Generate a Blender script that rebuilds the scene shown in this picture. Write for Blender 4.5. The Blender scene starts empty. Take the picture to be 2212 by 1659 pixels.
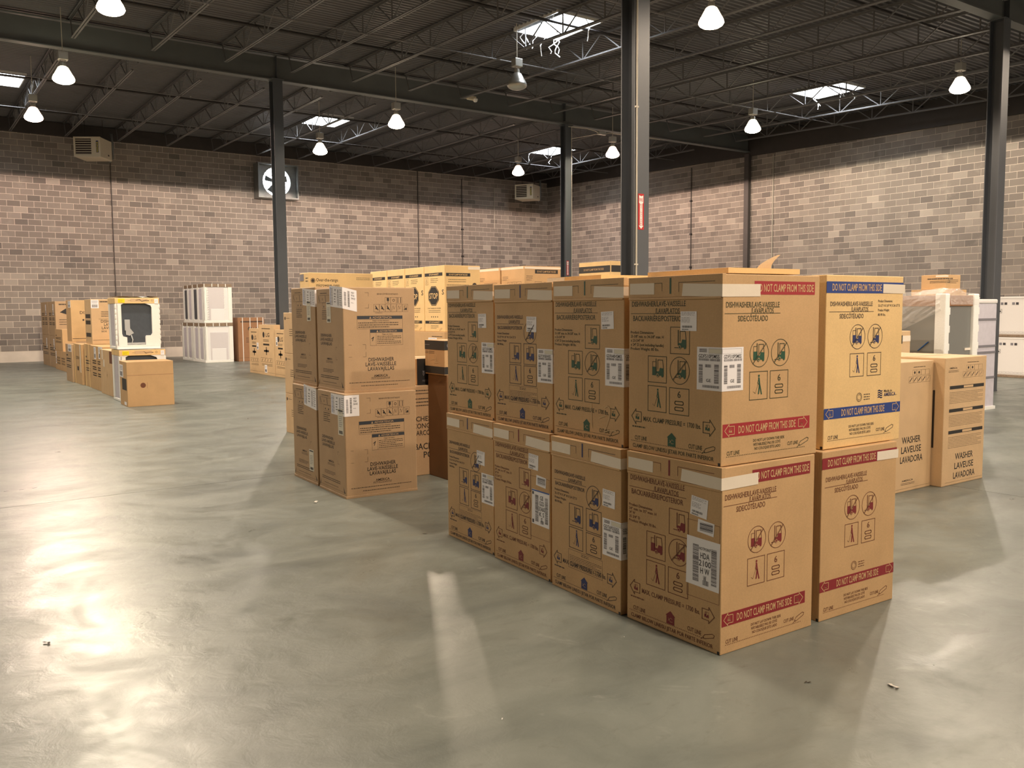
import bpy, math, random
from mathutils import Vector, Matrix

random.seed(7)
C = bpy.context.scene
COL = C.collection

# ------------------------------------------------------------------ camera
HCAM = 1.6216
F_PX = 1900.0
YAW, PITCH, ROLL = math.radians(35.22256), math.radians(4.758), math.radians(-0.4175)
fwd = Vector((math.sin(YAW), math.cos(YAW), 0)); rgt = Vector((math.cos(YAW), -math.sin(YAW), 0)); upv = Vector((0, 0, 1))
f2 = fwd * math.cos(PITCH) - upv * math.sin(PITCH)
u2 = upv * math.cos(PITCH) + fwd * math.sin(PITCH)
r3 = rgt * math.cos(ROLL) + u2 * math.sin(ROLL)
u3 = u2 * math.cos(ROLL) - rgt * math.sin(ROLL)
cam = bpy.data.cameras.new('camera')
camo = bpy.data.objects.new('camera', cam); COL.objects.link(camo)
camo.matrix_world = Matrix(((r3.x, u3.x, -f2.x, 0), (r3.y, u3.y, -f2.y, 0), (r3.z, u3.z, -f2.z, HCAM), (0, 0, 0, 1)))
cam.sensor_width = 36.0
cam.lens = F_PX / 2212.0 * 36.0
cam.clip_start = 0.05; cam.clip_end = 200
C.camera = camo

def px(x, y, z):
    v = Vector((x, y, z - HCAM)); d = v.dot(f2)
    if d < .1: return (-9999, -9999, .1)
    return (1106 + F_PX * v.dot(r3) / d, 829.5 - F_PX * v.dot(u3) / d, d)

# ------------------------------------------------------------------ world, exposure
W = bpy.data.worlds.new('world'); C.world = W; W.use_nodes = True
W.node_tree.nodes['Background'].inputs[0].default_value = (0.75, 0.85, 1.0, 1)
W.node_tree.nodes['Background'].inputs[1].default_value = 0.6
C.view_settings.view_transform = 'Standard'
C.view_settings.look = 'None'
C.view_settings.exposure = 0.0
C.view_settings.gamma = 1.0
C.view_settings.use_curve_mapping = False
cy = C.cycles
cy.max_bounces = 5; cy.diffuse_bounces = 3; cy.glossy_bounces = 3; cy.transmission_bounces = 4; cy.transparent_max_bounces = 8
cy.caustics_reflective = False; cy.caustics_refractive = False
cy.sample_clamp_indirect = 4.0
cy.use_denoising = True
LAMP_W = 800.0          # radiant power given to each high-bay lamp

# ------------------------------------------------------------------ materials
MATS = {}
def new_mat(name):
    m = bpy.data.materials.new(name); m.use_nodes = True
    nt = m.node_tree; b = nt.nodes['Principled BSDF']
    MATS[name] = m
    return m, nt, b
def srgb(r, g, b):
    def f(c):
        c /= 255.0
        return c / 12.92 if c <= .04045 else ((c + .055) / 1.055) ** 2.4
    return (f(r), f(g), f(b), 1)
def plain(name, col, rough=.6, metal=0.0, var=0.0, scale=8.0, spec=.5, bump=0.0):
    m, nt, b = new_mat(name)
    b.inputs['Roughness'].default_value = rough; b.inputs['Metallic'].default_value = metal
    b.inputs['Specular IOR Level'].default_value = spec
    b.inputs['Base Color'].default_value = col
    if var or bump:
        tc = nt.nodes.new('ShaderNodeTexCoord')
        n = nt.nodes.new('ShaderNodeTexNoise'); n.inputs['Scale'].default_value = scale; n.inputs['Detail'].default_value = 4
        nt.links.new(tc.outputs['Object'], n.inputs['Vector'])
        if var:
            cr = nt.nodes.new('ShaderNodeMapRange'); cr.inputs[1].default_value = .3; cr.inputs[2].default_value = .7
            cr.inputs[3].default_value = 1 - var; cr.inputs[4].default_value = 1 + var
            nt.links.new(n.outputs['Fac'], cr.inputs[0])
            h = nt.nodes.new('ShaderNodeHueSaturation'); h.inputs['Color'].default_value = col
            nt.links.new(cr.outputs[0], h.inputs['Value']); nt.links.new(h.outputs[0], b.inputs['Base Color'])
        if bump:
            bp = nt.nodes.new('ShaderNodeBump'); bp.inputs['Strength'].default_value = bump; bp.inputs['Distance'].default_value = .01
            nt.links.new(n.outputs['Fac'], bp.inputs['Height']); nt.links.new(bp.outputs[0], b.inputs['Normal'])
    return m
def emit(name, col, s):
    m, nt, b = new_mat(name)
    b.inputs['Base Color'].default_value = (0.8, 0.8, 0.8, 1)
    b.inputs['Emission Color'].default_value = col; b.inputs['Emission Strength'].default_value = s
    return m
def carton_mat(name, col):
    """corrugated board: fine vertical flutes, faint mottling, a little scuffing"""
    m, nt, b = new_mat(name)
    b.inputs['Roughness'].default_value = .62; b.inputs['Specular IOR Level'].default_value = .35
    tc = nt.nodes.new('ShaderNodeTexCoord'); oi = nt.nodes.new('ShaderNodeObjectInfo')
    n1 = nt.nodes.new('ShaderNodeTexNoise'); n1.inputs['Scale'].default_value = 5; n1.inputs['Detail'].default_value = 5
    n2 = nt.nodes.new('ShaderNodeTexNoise'); n2.inputs['Scale'].default_value = 160; n2.inputs['Detail'].default_value = 2
    add = nt.nodes.new('ShaderNodeVectorMath'); add.operation = 'ADD'
    nt.links.new(tc.outputs['Object'], add.inputs[0]); nt.links.new(oi.outputs['Random'], add.inputs[1])
    nt.links.new(add.outputs[0], n1.inputs['Vector']); nt.links.new(tc.outputs['Object'], n2.inputs['Vector'])
    def mr(src, a, c):
        k = nt.nodes.new('ShaderNodeMapRange'); k.inputs[1].default_value = .3; k.inputs[2].default_value = .7
        k.inputs[3].default_value = a; k.inputs[4].default_value = c; nt.links.new(src, k.inputs[0]); return k.outputs[0]
    mu = nt.nodes.new('ShaderNodeMath'); mu.operation = 'MULTIPLY'
    nt.links.new(mr(n1.outputs['Fac'], .94, 1.05), mu.inputs[0]); nt.links.new(mr(n2.outputs['Fac'], .95, 1.05), mu.inputs[1])
    h = nt.nodes.new('ShaderNodeHueSaturation'); h.inputs['Color'].default_value = col
    nt.links.new(mu.outputs[0], h.inputs['Value']); nt.links.new(h.outputs[0], b.inputs['Base Color'])
    w = nt.nodes.new('ShaderNodeTexWave'); w.bands_direction = 'DIAGONAL'; w.inputs['Scale'].default_value = 60; w.inputs['Distortion'].default_value = .4
    mp = nt.nodes.new('ShaderNodeMapping'); mp.inputs['Scale'].default_value = (1, 1, .0)
    nt.links.new(tc.outputs['Object'], mp.inputs[0]); nt.links.new(mp.outputs[0], w.inputs['Vector'])
    bp = nt.nodes.new('ShaderNodeBump'); bp.inputs['Strength'].default_value = .06; bp.inputs['Distance'].default_value = .004
    nt.links.new(w.outputs['Fac'], bp.inputs['Height']); nt.links.new(bp.outputs[0], b.inputs['Normal'])
    return m

carton_mat('kraft', srgb(204, 168, 124))
carton_mat('kraft_dull', srgb(188, 158, 124))
carton_mat('kraft_pale', srgb(236, 202, 146))
carton_mat('kraft_brown', srgb(160, 118, 86))
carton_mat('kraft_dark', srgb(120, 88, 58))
carton_mat('kraft_tan', srgb(214, 182, 142))
plain('slate', srgb(50, 56, 66), .5)
INKS = {
    'green': (srgb(38, 84, 62), srgb(66, 66, 40)),
    'red': (srgb(126, 40, 44), srgb(112, 66, 44)),
    'blue': (srgb(38, 50, 104), srgb(66, 56, 54)),
    'black': (srgb(40, 38, 38), srgb(62, 52, 44)),
}
for k, (a, b_) in INKS.items():
    plain('ink_' + k, a, .55); plain('line_' + k, b_, .6)
plain('band_red', srgb(168, 44, 54), .5)
plain('band_darkred', srgb(142, 36, 46), .5)
plain('band_blue', srgb(38, 66, 140), .5)
plain('ink_pale', srgb(214, 178, 132), .6)
plain('sticker', srgb(250, 249, 254), .4)
plain('sticker_ink', srgb(60, 58, 64), .5)
plain('sticker_grey', srgb(130, 128, 136), .5)
plain('sticker_cream', srgb(226, 222, 206), .5)
plain('sticker_blue', srgb(70, 104, 176), .4)
plain('yellow', srgb(246, 224, 30), .4)
plain('chalk', srgb(214, 190, 150), .9)
plain('black_print', srgb(34, 34, 36), .45)
plain('tape', srgb(243, 232, 216), .25, spec=.6, bump=.25, scale=14)
plain('tape_grey', srgb(168, 176, 182), .3)
plain('foam', srgb(246, 246, 242), .8, var=.02, bump=.3, scale=60)
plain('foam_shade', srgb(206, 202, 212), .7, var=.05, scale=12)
plain('white_enamel', srgb(240, 240, 242), .35)
plain('white_wrap', srgb(240, 236, 234), .35, bump=.5, scale=7)
plain('grey_panel', srgb(216, 212, 216), .5, bump=.3, scale=5)
plain('dark_panel', srgb(66, 74, 84), .45, var=.06, scale=14, bump=.3)
plain('grey_part', srgb(176, 180, 182), .45)
plain('stainless', srgb(156, 158, 156), .34, metal=.55, bump=.1, scale=3)
plain('blue_tape', srgb(30, 92, 160), .4)
plain('brown_strip', srgb(140, 120, 100), .6, var=.25, scale=25)
plain('steel_grey', srgb(80, 84, 90), .5, var=.04, scale=3)
plain('steel_dark', srgb(82, 76, 74), .6, var=.08, scale=4)
plain('steel_galv', srgb(150, 154, 154), .4, metal=.6, var=.1, scale=9)
plain('joist_steel', srgb(112, 111, 112), .5, var=.05, scale=3)
plain('deck_steel', srgb(106, 105, 108), .5, var=.07, scale=1.5)
plain('steel_header', srgb(62, 56, 53), .6, var=.08, scale=4)
plain('girder_steel', srgb(98, 102, 103), .5, var=.04, scale=3)
plain('pipe_black', srgb(46, 42, 42), .5)
plain('pipe_light', srgb(196, 190, 176), .4)
plain('heater_beige', srgb(226, 214, 190), .4)
plain('heater_dark', srgb(50, 30, 24), .6)
plain('sign_red', srgb(188, 34, 36), .4)
plain('sign_white', srgb(240, 238, 234), .4)
plain('aluminium', srgb(200, 198, 190), .3, metal=.7)
plain('mortar', srgb(226, 213, 200), .95, var=.06, scale=3, bump=.4)
plain('rubber', srgb(40, 40, 42), .8)
plain('joint_dark', srgb(60, 58, 54), .9)
plain('liner', srgb(230, 230, 228), .7)
plain('scrap', srgb(200, 196, 186), .7)
plain('scrap_dark', srgb(70, 66, 60), .7)
emit('sky_panel', (0.88, 0.94, 1.0, 1), 24.0)
emit('fan_light', (0.9, 0.96, 1.0, 1), 9.0)
# lamp lenses: slightly different lamp colours
LAMPCOL = {'warm': (1.0, .80, .60), 'pink': (1.0, .70, .56), 'yellow': (1.0, .92, .66), 'neutral': (1.0, .86, .70)}
for k, c in LAMPCOL.items():
    emit('lens_' + k, (c[0], c[1] * .97, c[2] * .9, 1), 26.0)
for k, c in LAMPCOL.items():
    emit('skirt_' + k, (c[0], c[1] * .97, c[2] * .9, 1), 3.0)
# clear stretch wrap
m, nt, b = new_mat('wrap_film')
b.inputs['Base Color'].default_value = (.9, .88, .86, 1); b.inputs['Roughness'].default_value = .18; b.inputs['Alpha'].default_value = .28
tc = nt.nodes.new('ShaderNodeTexCoord'); n = nt.nodes.new('ShaderNodeTexNoise'); n.inputs['Scale'].default_value = 6; n.inputs['Distortion'].default_value = 1.5
bp = nt.nodes.new('ShaderNodeBump'); bp.inputs['Strength'].default_value = .8; bp.inputs['Distance'].default_value = .05
nt.links.new(tc.outputs['Object'], n.inputs['Vector']); nt.links.new(n.outputs['Fac'], bp.inputs['Height']); nt.links.new(bp.outputs[0], b.inputs['Normal'])

# concrete block: tone per block from a face attribute, pores and faint whitish smears
m, nt, b = new_mat('block')
b.inputs['Roughness'].default_value = .92; b.inputs['Specular IOR Level'].default_value = .2
at = nt.nodes.new('ShaderNodeAttribute'); at.attribute_name = 'tone'
ge = nt.nodes.new('ShaderNodeNewGeometry')
n = nt.nodes.new('ShaderNodeTexNoise'); n.inputs['Scale'].default_value = 2.2; n.inputs['Detail'].default_value = 8; n.inputs['Roughness'].default_value = .65
nt.links.new(ge.outputs['Position'], n.inputs['Vector'])
n3 = nt.nodes.new('ShaderNodeTexNoise'); n3.inputs['Scale'].default_value = .35; n3.inputs['Detail'].default_value = 3
nt.links.new(ge.outputs['Position'], n3.inputs['Vector'])
cr = nt.nodes.new('ShaderNodeValToRGB')
cr.color_ramp.elements[0].position = 0; cr.color_ramp.elements[0].color = srgb(126, 118, 113)
cr.color_ramp.elements[1].position = 1; cr.color_ramp.elements[1].color = srgb(182, 171, 161)
e = cr.color_ramp.elements.new(.5); e.color = srgb(154, 144, 136)
nt.links.new(at.outputs['Fac'], cr.inputs[0])
mx = nt.nodes.new('ShaderNodeMix'); mx.data_type = 'RGBA'; mx.inputs[7].default_value = srgb(196, 186, 174)
mr = nt.nodes.new('ShaderNodeMapRange'); mr.inputs[1].default_value = .55; mr.inputs[2].default_value = .8; mr.inputs[3].default_value = 0; mr.inputs[4].default_value = .45
nt.links.new(n.outputs['Fac'], mr.inputs[0]); nt.links.new(mr.outputs[0], mx.inputs[0]); nt.links.new(cr.outputs[0], mx.inputs[6])
mr2 = nt.nodes.new('ShaderNodeMapRange'); mr2.inputs[1].default_value = .3; mr2.inputs[2].default_value = .7; mr2.inputs[3].default_value = .93; mr2.inputs[4].default_value = 1.06
nt.links.new(n3.outputs['Fac'], mr2.inputs[0])
h = nt.nodes.new('ShaderNodeHueSaturation'); nt.links.new(mx.outputs[2], h.inputs['Color']); nt.links.new(mr2.outputs[0], h.inputs['Value'])
nt.links.new(h.outputs[0], b.inputs['Base Color'])
bp = nt.nodes.new('ShaderNodeBump'); bp.inputs['Strength'].default_value = .4; bp.inputs['Distance'].default_value = .01
n4 = nt.nodes.new('ShaderNodeTexNoise'); n4.inputs['Scale'].default_value = 40; nt.links.new(ge.outputs['Position'], n4.inputs['Vector'])
nt.links.new(n4.outputs['Fac'], bp.inputs['Height']); nt.links.new(bp.outputs[0], b.inputs['Normal'])

# sealed concrete floor
m, nt, b = new_mat('concrete')
ge = nt.nodes.new('ShaderNodeNewGeometry')
def noise(scale, detail=6, rough=.55, dist=0.0, stretch=None):
    n = nt.nodes.new('ShaderNodeTexNoise'); n.inputs['Scale'].default_value = scale; n.inputs['Detail'].default_value = detail
    n.inputs['Roughness'].default_value = rough; n.inputs['Distortion'].default_value = dist
    if stretch:
        mp = nt.nodes.new('ShaderNodeMapping'); mp.inputs['Scale'].default_value = stretch; mp.inputs['Rotation'].default_value = (0, 0, .5)
        nt.links.new(ge.outputs['Position'], mp.inputs[0]); nt.links.new(mp.outputs[0], n.inputs['Vector'])
    else:
        nt.links.new(ge.outputs['Position'], n.inputs['Vector'])
    return n.outputs['Fac']
def mrange(src, a, bb, c, d):
    k = nt.nodes.new('ShaderNodeMapRange'); k.inputs[1].default_value = a; k.inputs[2].default_value = bb; k.inputs[3].default_value = c; k.inputs[4].default_value = d
    nt.links.new(src, k.inputs[0]); return k.outputs[0]
cr = nt.nodes.new('ShaderNodeValToRGB')
cr.color_ramp.elements[0].position = .30; cr.color_ramp.elements[0].color = srgb(96, 102, 98)
cr.color_ramp.elements[1].position = .72; cr.color_ramp.elements[1].color = srgb(130, 135, 129)
e = cr.color_ramp.elements.new(.5); e.color = srgb(113, 119, 113)
big = noise(.9, 8, .6, .8, (1, 1.8, 1))
nt.links.new(big, cr.inputs[0])
mx = nt.nodes.new('ShaderNodeMix'); mx.data_type = 'RGBA'; mx.inputs[7].default_value = srgb(94, 96, 90)
nt.links.new(mrange(noise(5, 8, .7, 1.5, (1, 2.2, 1)), .56, .74, 0, .55), mx.inputs[0]); nt.links.new(cr.outputs[0], mx.inputs[6])
mx2 = nt.nodes.new('ShaderNodeMix'); mx2.data_type = 'RGBA'; mx2.inputs[7].default_value = srgb(168, 171, 164)
nt.links.new(mrange(noise(2.1, 9, .7, 2.0), .6, .78, 0, .45), mx2.inputs[0]); nt.links.new(mx.outputs[2], mx2.inputs[6])
nt.links.new(mx2.outputs[2], b.inputs['Base Color'])
nt.links.new(mrange(noise(1.6, 9, .72, 1.2), .3, .72, .26, .52), b.inputs['Roughness'])
b.inputs['Specular IOR Level'].default_value = .55
bp = nt.nodes.new('ShaderNodeBump'); bp.inputs['Strength'].default_value = .16; bp.inputs['Distance'].default_value = .02
nt.links.new(noise(7, 6, .6, .5), bp.inputs['Height']); nt.links.new(bp.outputs[0], b.inputs['Normal'])

# ------------------------------------------------------------------ mesh helpers
class MB:
    def __init__(s): s.v = []; s.f = []; s.m = []; s.slots = []
    def slot(s, name):
        if name not in s.slots: s.slots.append(name)
        return s.slots.index(name)
    def poly(s, pts, mat):
        i = len(s.v); s.v += [tuple(p) for p in pts]; s.f.append(tuple(range(i, i + len(pts)))); s.m.append(s.slot(mat))
    def box(s, a, b, mat):
        x0, y0, z0 = a; x1, y1, z1 = b; i = len(s.v); k = s.slot(mat)
        s.v += [(x0, y0, z0), (x1, y0, z0), (x1, y1, z0), (x0, y1, z0), (x0, y0, z1), (x1, y0, z1), (x1, y1, z1), (x0, y1, z1)]
        for q in ((0, 3, 2, 1), (4, 5, 6, 7), (0, 1, 5, 4), (1, 2, 6, 5), (2, 3, 7, 6), (3, 0, 4, 7)):
            s.f.append(tuple(i + j for j in q)); s.m.append(k)
    def beam(s, p, q, w, h, mat, up=(0, 0, 1)):
        p = Vector(p); q = Vector(q); d = (q - p).normalized(); upp = Vector(up)
        if abs(d.dot(upp)) > .95: upp = Vector((1, 0, 0))
        a = d.cross(upp).normalized() * (w / 2); c = a.cross(d).normalized() * (h / 2); i = len(s.v); k = s.slot(mat)
        for o in (p, q):
            s.v += [tuple(o - a - c), tuple(o + a - c), tuple(o + a + c), tuple(o - a + c)]
        for t in ((3, 2, 1, 0), (4, 5, 6, 7), (0, 1, 5, 4), (1, 2, 6, 5), (2, 3, 7, 6), (3, 0, 4, 7)):
            s.f.append(tuple(i + j for j in t)); s.m.append(k)
    def tube(s, pts, r, mat, n=8):
        P = [Vector(p) for p in pts]; k = s.slot(mat); base = len(s.v)
        for j, p in enumerate(P):
            d = (P[min(j + 1, len(P) - 1)] - P[max(j - 1, 0)]).normalized()
            u = Vector((0, 0, 1)) if abs(d.z) < .9 else Vector((1, 0, 0))
            a = d.cross(u).normalized(); c = d.cross(a)
            for t in range(n):
                an = 2 * math.pi * t / n
                s.v.append(tuple(p + (a * math.cos(an) + c * math.sin(an)) * r))
        for j in range(len(P) - 1):
            for t in range(n):
                s.f.append((base + j * n + t, base + j * n + (t + 1) % n, base + (j + 1) * n + (t + 1) % n, base + (j + 1) * n + t)); s.m.append(k)
        s.f.append(tuple(base + t for t in range(n))[::-1]); s.m.append(k)
        s.f.append(tuple(base + (len(P) - 1) * n + t for t in range(n))); s.m.append(k)
    def lathe(s, prof, mat, n=24, c=(0, 0, 0)):
        base = len(s.v); k = s.slot(mat)
        for r, z in prof:
            for t in range(n):
                a = 2 * math.pi * t / n; s.v.append((c[0] + r * math.cos(a), c[1] + r * math.sin(a), c[2] + z))
        for j in range(len(prof) - 1):
            for t in range(n):
                s.f.append((base + j * n + t, base + j * n + (t + 1) % n, base + (j + 1) * n + (t + 1) % n, base + (j + 1) * n + t)); s.m.append(k)
    def build(s, name, parent=None, smooth=False, bevel=0.0, loc=None):
        me = bpy.data.meshes.new(name); me.from_pydata(s.v, [], s.f)
        for n_ in s.slots: me.materials.append(MATS[n_])
        me.polygons.foreach_set('material_index', s.m)
        if smooth: me.polygons.foreach_set('use_smooth', [True] * len(s.f))
        me.update()
        o = bpy.data.objects.new(name, me); COL.objects.link(o)
        if parent: o.parent = parent
        if loc: o.location = loc
        if bevel:
            md = o.modifiers.new('edge', 'BEVEL'); md.width = bevel; md.segments = 2; md.limit_method = 'ANGLE'
        return o
def tag(o, label=None, cat=None, group=None, kind=None):
    if label: o['label'] = label
    if cat: o['category'] = cat
    if group: o['group'] = group
    if kind: o['kind'] = kind
    return o
def empty(name, loc, rz=0, **k):
    o = bpy.data.objects.new(name, None); COL.objects.link(o); o.location = loc; o.rotation_euler = (0, 0, rz); o.empty_display_size = .1
    return tag(o, **k)
def link_copy(o, parent=None):
    c = o.copy(); COL.objects.link(c)
    if parent: c.parent = parent
    for ch in list(o.children): link_copy(ch, c)
    return c

# ------------------------------------------------------------------ text as flat mesh
_GL = {}
def glyphs(s):
    if s in _GL: return _GL[s]
    cu = bpy.data.curves.new('t', 'FONT'); cu.body = s; cu.resolution_u = 2; cu.fill_mode = 'FRONT'; cu.size = 1.0; cu.offset = .011
    ob = bpy.data.objects.new('t', cu); COL.objects.link(ob)
    dg = bpy.context.evaluated_depsgraph_get()
    me = bpy.data.meshes.new_from_object(ob.evaluated_get(dg))
    V = [(v.co.x, v.co.y) for v in me.vertices]; Fc = [tuple(p.vertices) for p in me.polygons]
    bpy.data.objects.remove(ob); bpy.data.curves.remove(cu); bpy.data.meshes.remove(me)
    x0 = min(v[0] for v in V); x1 = max(v[0] for v in V)
    V = [((x - x0) / (x1 - x0), y / .70) for x, y in V]      # width 1, cap height 1
    _GL[s] = (V, Fc); return _GL[s]

class Print:
    """flat print on a face: metric coordinates x (along the face), y (up), painted in thin layers"""
    def __init__(s, W, H): s.W = W; s.H = H; s.v = []; s.f = []; s.m = []; s.slots = []; s.lay = 0
    def slot(s, n):
        if n not in s.slots: s.slots.append(n)
        return s.slots.index(n)
    def poly(s, pts, mat, lay=0):
        i = len(s.v); s.v += [(p[0], p[1], lay) for p in pts]; s.f.append(tuple(range(i, i + len(pts)))); s.m.append(s.slot(mat))
    def rect(s, x0, y0, x1, y1, mat, lay=0): s.poly([(x0, y0), (x1, y0), (x1, y1), (x0, y1)], mat, lay)
    def line(s, pts, w, mat, lay=0, close=False):
        P = list(pts) + ([pts[0]] if close else [])
        for a, b in zip(P, P[1:]):
            dx, dy = b[0] - a[0], b[1] - a[1]; L = math.hypot(dx, dy)
            if L < 1e-6: continue
            nx, ny = -dy / L * w / 2, dx / L * w / 2; ex, ey = dx / L * w / 2, dy / L * w / 2
            s.poly([(a[0] - ex - nx, a[1] - ey - ny), (b[0] + ex - nx, b[1] + ey - ny), (b[0] + ex + nx, b[1] + ey + ny), (a[0] - ex + nx, a[1] - ey + ny)], mat, lay)
    def frame(s, x0, y0, x1, y1, w, mat, lay=0): s.line([(x0, y0), (x1, y0), (x1, y1), (x0, y1)], w, mat, lay, True)
    def ring(s, cx, cy, r, w, mat, lay=0, n=28, ry=None):
        ry = ry or r
        for t in range(n):
            a, b = 2 * math.pi * t / n, 2 * math.pi * (t + 1) / n
            s.poly([(cx + (r - w) * math.cos(a), cy + (ry - w) * math.sin(a)), (cx + r * math.cos(a), cy + ry * math.sin(a)), (cx + r * math.cos(b), cy + ry * math.sin(b)), (cx + (r - w) * math.cos(b), cy + (ry - w) * math.sin(b))], mat, lay)
    def disc(s, cx, cy, r, mat, lay=0, n=16): s.poly([(cx + r * math.cos(2 * math.pi * t / n), cy + r * math.sin(2 * math.pi * t / n)) for t in range(n)], mat, lay)
    def text(s, str_, x0, x1, yc, h, mat, lay=0, rot=0, slant=0):
        V, Fc = glyphs(str_); i = len(s.v); k = s.slot(mat); w = x1 - x0
        xc = (x0 + x1) / 2; ca, sa = math.cos(rot), math.sin(rot)
        for x, y in V:
            X = (x - .5) * w + slant * y * h; Y = (y - .5) * h
            s.v.append((xc + X * ca - Y * sa, yc + X * sa + Y * ca, lay))
        for q in Fc: s.f.append(tuple(i + j for j in q)); s.m.append(k)
    def lines(s, x0, x1, y0, y1, n, mat, lay=0, w=.45, seed=1):
        """unreadable small type: rows of short dashes the size of the words"""
        R = random.Random(seed); dy = (y1 - y0) / n; w *= .72
        for j in range(n):
            y = y1 - (j + .5) * dy; x = x0; end = x1 - (R.random() * .3 * (x1 - x0) if j % 3 == 2 else 0)
            while x < end:
                L = min(R.uniform(.006, .022), end - x)
                s.rect(x, y - dy * w / 2, x + L, y + dy * w / 2, mat, lay); x += L + .004
    def barcode(s, x0, y0, x1, y1, mat, lay=0, vert=False, seed=3):
        R = random.Random(seed); L = (y1 - y0) if vert else (x1 - x0); t = 0
        while t < L:
            w = R.choice((.0012, .002, .0032)); g = R.choice((.0012, .0018, .0026))
            w = min(w, L - t)
            if vert: s.rect(x0, y0 + t, x1, y0 + t + w, mat, lay)
            else: s.rect(x0 + t, y0, x0 + t + w, y1, mat, lay)
            t += w + g
    def build(s, name, parent, o, sx, tz, n, gap=.0008):
        """o: face origin; sx: unit vector along the face; tz: unit vector up; n: outward normal"""
        o = Vector(o); sx = Vector(sx); tz = Vector(tz); n = Vector(n)
        me = bpy.data.meshes.new(name)
        V = [tuple(o + sx * x + tz * y + n * (gap + .0006 * l)) for x, y, l in s.v]
        me.from_pydata(V, [], s.f)
        for q in s.slots: me.materials.append(MATS[q])
        me.polygons.foreach_set('material_index', s.m); me.update()
        ob = bpy.data.objects.new(name, me); COL.objects.link(ob); ob.parent = parent
        return ob

# icons -----------------------------------------------------------
def forklift(p, cx, cy, h, fill, line, clamp=False, small=False, bg=None):
    w = .004 * h / .1
    p.line([(cx - .18 * h, cy + .45 * h), (cx - .18 * h, cy - .25 * h)], w * 1.6, line)
    p.line([(cx - .05 * h, cy - .05 * h), (cx - .05 * h, cy + .42 * h), (cx + .30 * h, cy + .42 * h), (cx + .36 * h, cy - .02 * h)], w, line)
    p.poly([(cx - .16 * h, cy - .38 * h), (cx + .38 * h, cy - .38 * h), (cx + .38 * h, cy - .0 * h), (cx + .10 * h, cy + .02 * h), (cx + .04 * h, cy - .16 * h), (cx - .16 * h, cy - .16 * h)], fill)
    p.disc(cx - .06 * h, cy - .36 * h, .11 * h, fill, 1); p.ring(cx - .06 * h, cy - .36 * h, .09 * h, .025 * h, bg or 'kraft', 2, 14)
    p.disc(cx + .29 * h, cy - .39 * h, .07 * h, fill, 1)
    if clamp:
        p.rect(cx - .46 * h, cy - .38 * h, cx - .14 * h, cy + .06 * h, fill)
        p.line([(cx - .44 * h, cy + .06 * h), (cx - .44 * h, cy + .32 * h), (cx - .2 * h, cy + .32 * h)], w * .7, line)
    elif not small:
        p.line([(cx - .42 * h, cy - .40 * h), (cx - .18 * h, cy - .40 * h)], w, line)
def walker(p, cx, cy, h, fill, line):
    p.disc(cx + .02 * h, cy + .43 * h, .055 * h, fill)
    p.poly([(cx - .03 * h, cy + .36 * h), (cx + .06 * h, cy + .36 * h), (cx + .12 * h, cy + .02 * h), (cx + .03 * h, cy - .0 * h)], fill)
    p.poly([(cx + .03 * h, cy + .04 * h), (cx + .12 * h, cy + .04 * h), (cx + .04 * h, cy - .38 * h), (cx - .03 * h, cy - .38 * h)], fill)
    p.poly([(cx + .05 * h, cy + .04 * h), (cx + .12 * h, cy + .02 * h), (cx + .24 * h, cy - .40 * h), (cx + .16 * h, cy - .40 * h)], fill)
    p.line([(cx + .0 * h, cy + .28 * h), (cx - .05 * h, cy + .12 * h), (cx + .0 * h, cy + .06 * h)], .03 * h, fill)
    p.line([(cx - .02 * h, cy + .08 * h), (cx - .20 * h, cy - .34 * h), (cx - .32 * h, cy - .26 * h)], .016 * h, line)
def stack6(p, cx, cy, h, line):
    p.text('6', cx - .09 * h, cx + .09 * h, cy + .27 * h, .26 * h, line)
    for dy in (-.07, -.30):
        P = [(cx + sg * .17 * h + sg * .065 * h * math.sin(a), cy + dy * h + sg * .065 * h * math.cos(a)) for sg in (1, -1) for a in [math.pi * t / 6 for t in range(7)]]
        p.line(P, .035 * h, line, 0, True)
def arrow(p, x0, x1, yc, h, line, fill, right=True, bg=None):
    w = .0032; a, b = (x0, x1) if right else (x1, x0); t = abs(x1 - x0) * .45; sg = 1 if right else -1
    P = [(a, yc - h * .33), (b - sg * t, yc - h * .33), (b - sg * t, yc - h * .5), (b, yc), (b - sg * t, yc + h * .5), (b - sg * t, yc + h * .33), (a, yc + h * .33)]
    p.line(P, w, line, 1, True)
    forklift(p, (x0 + x1) / 2 - sg * .12 * (x1 - x0), yc, h * .42, fill, fill, True, bg=bg)
def house(p, cx, y0, w, h, fill):
    p.poly([(cx - w * .40, y0), (cx + w * .40, y0), (cx + w * .40, y0 + h * .62), (cx - w * .40, y0 + h * .62)], fill)
    p.poly([(cx - w * .5, y0 + h * .62), (cx + w * .5, y0 + h * .62), (cx, y0 + h)], fill)
    p.line([(cx - w * .22, y0 + h * .25), (cx + w * .05, y0 + h * .5), (cx + w * .2, y0 + h * .42)], .0016, 'ink_pale', 1)
    p.line([(cx - w * .2, y0 + h * .45), (cx, y0 + h * .2), (cx + w * .22, y0 + h * .22)], .0016, 'ink_pale', 1)
def dashes(p, x0, x1, y, mat, L=.0065, g=.0055, w=.003):
    x = x0
    while x < x1: p.rect(x, y - w / 2, min(x + L, x1), y + w / 2, mat); x += L + g
def knife(p, x0, y0, line):
    P = [(x0 + .004, y0), (x0, y0 + .006), (x0 + .012, y0 + .020), (x0 + .06, y0 + .036), (x0 + .072, y0 + .032), (x0 + .068, y0 + .020), (x0 + .014, y0 + .001)]
    p.line(P, .003, line, 0, True); p.line([(x0 - .012, y0 - .006), (x0 + .006, y0 + .004)], .003, line)

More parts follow.
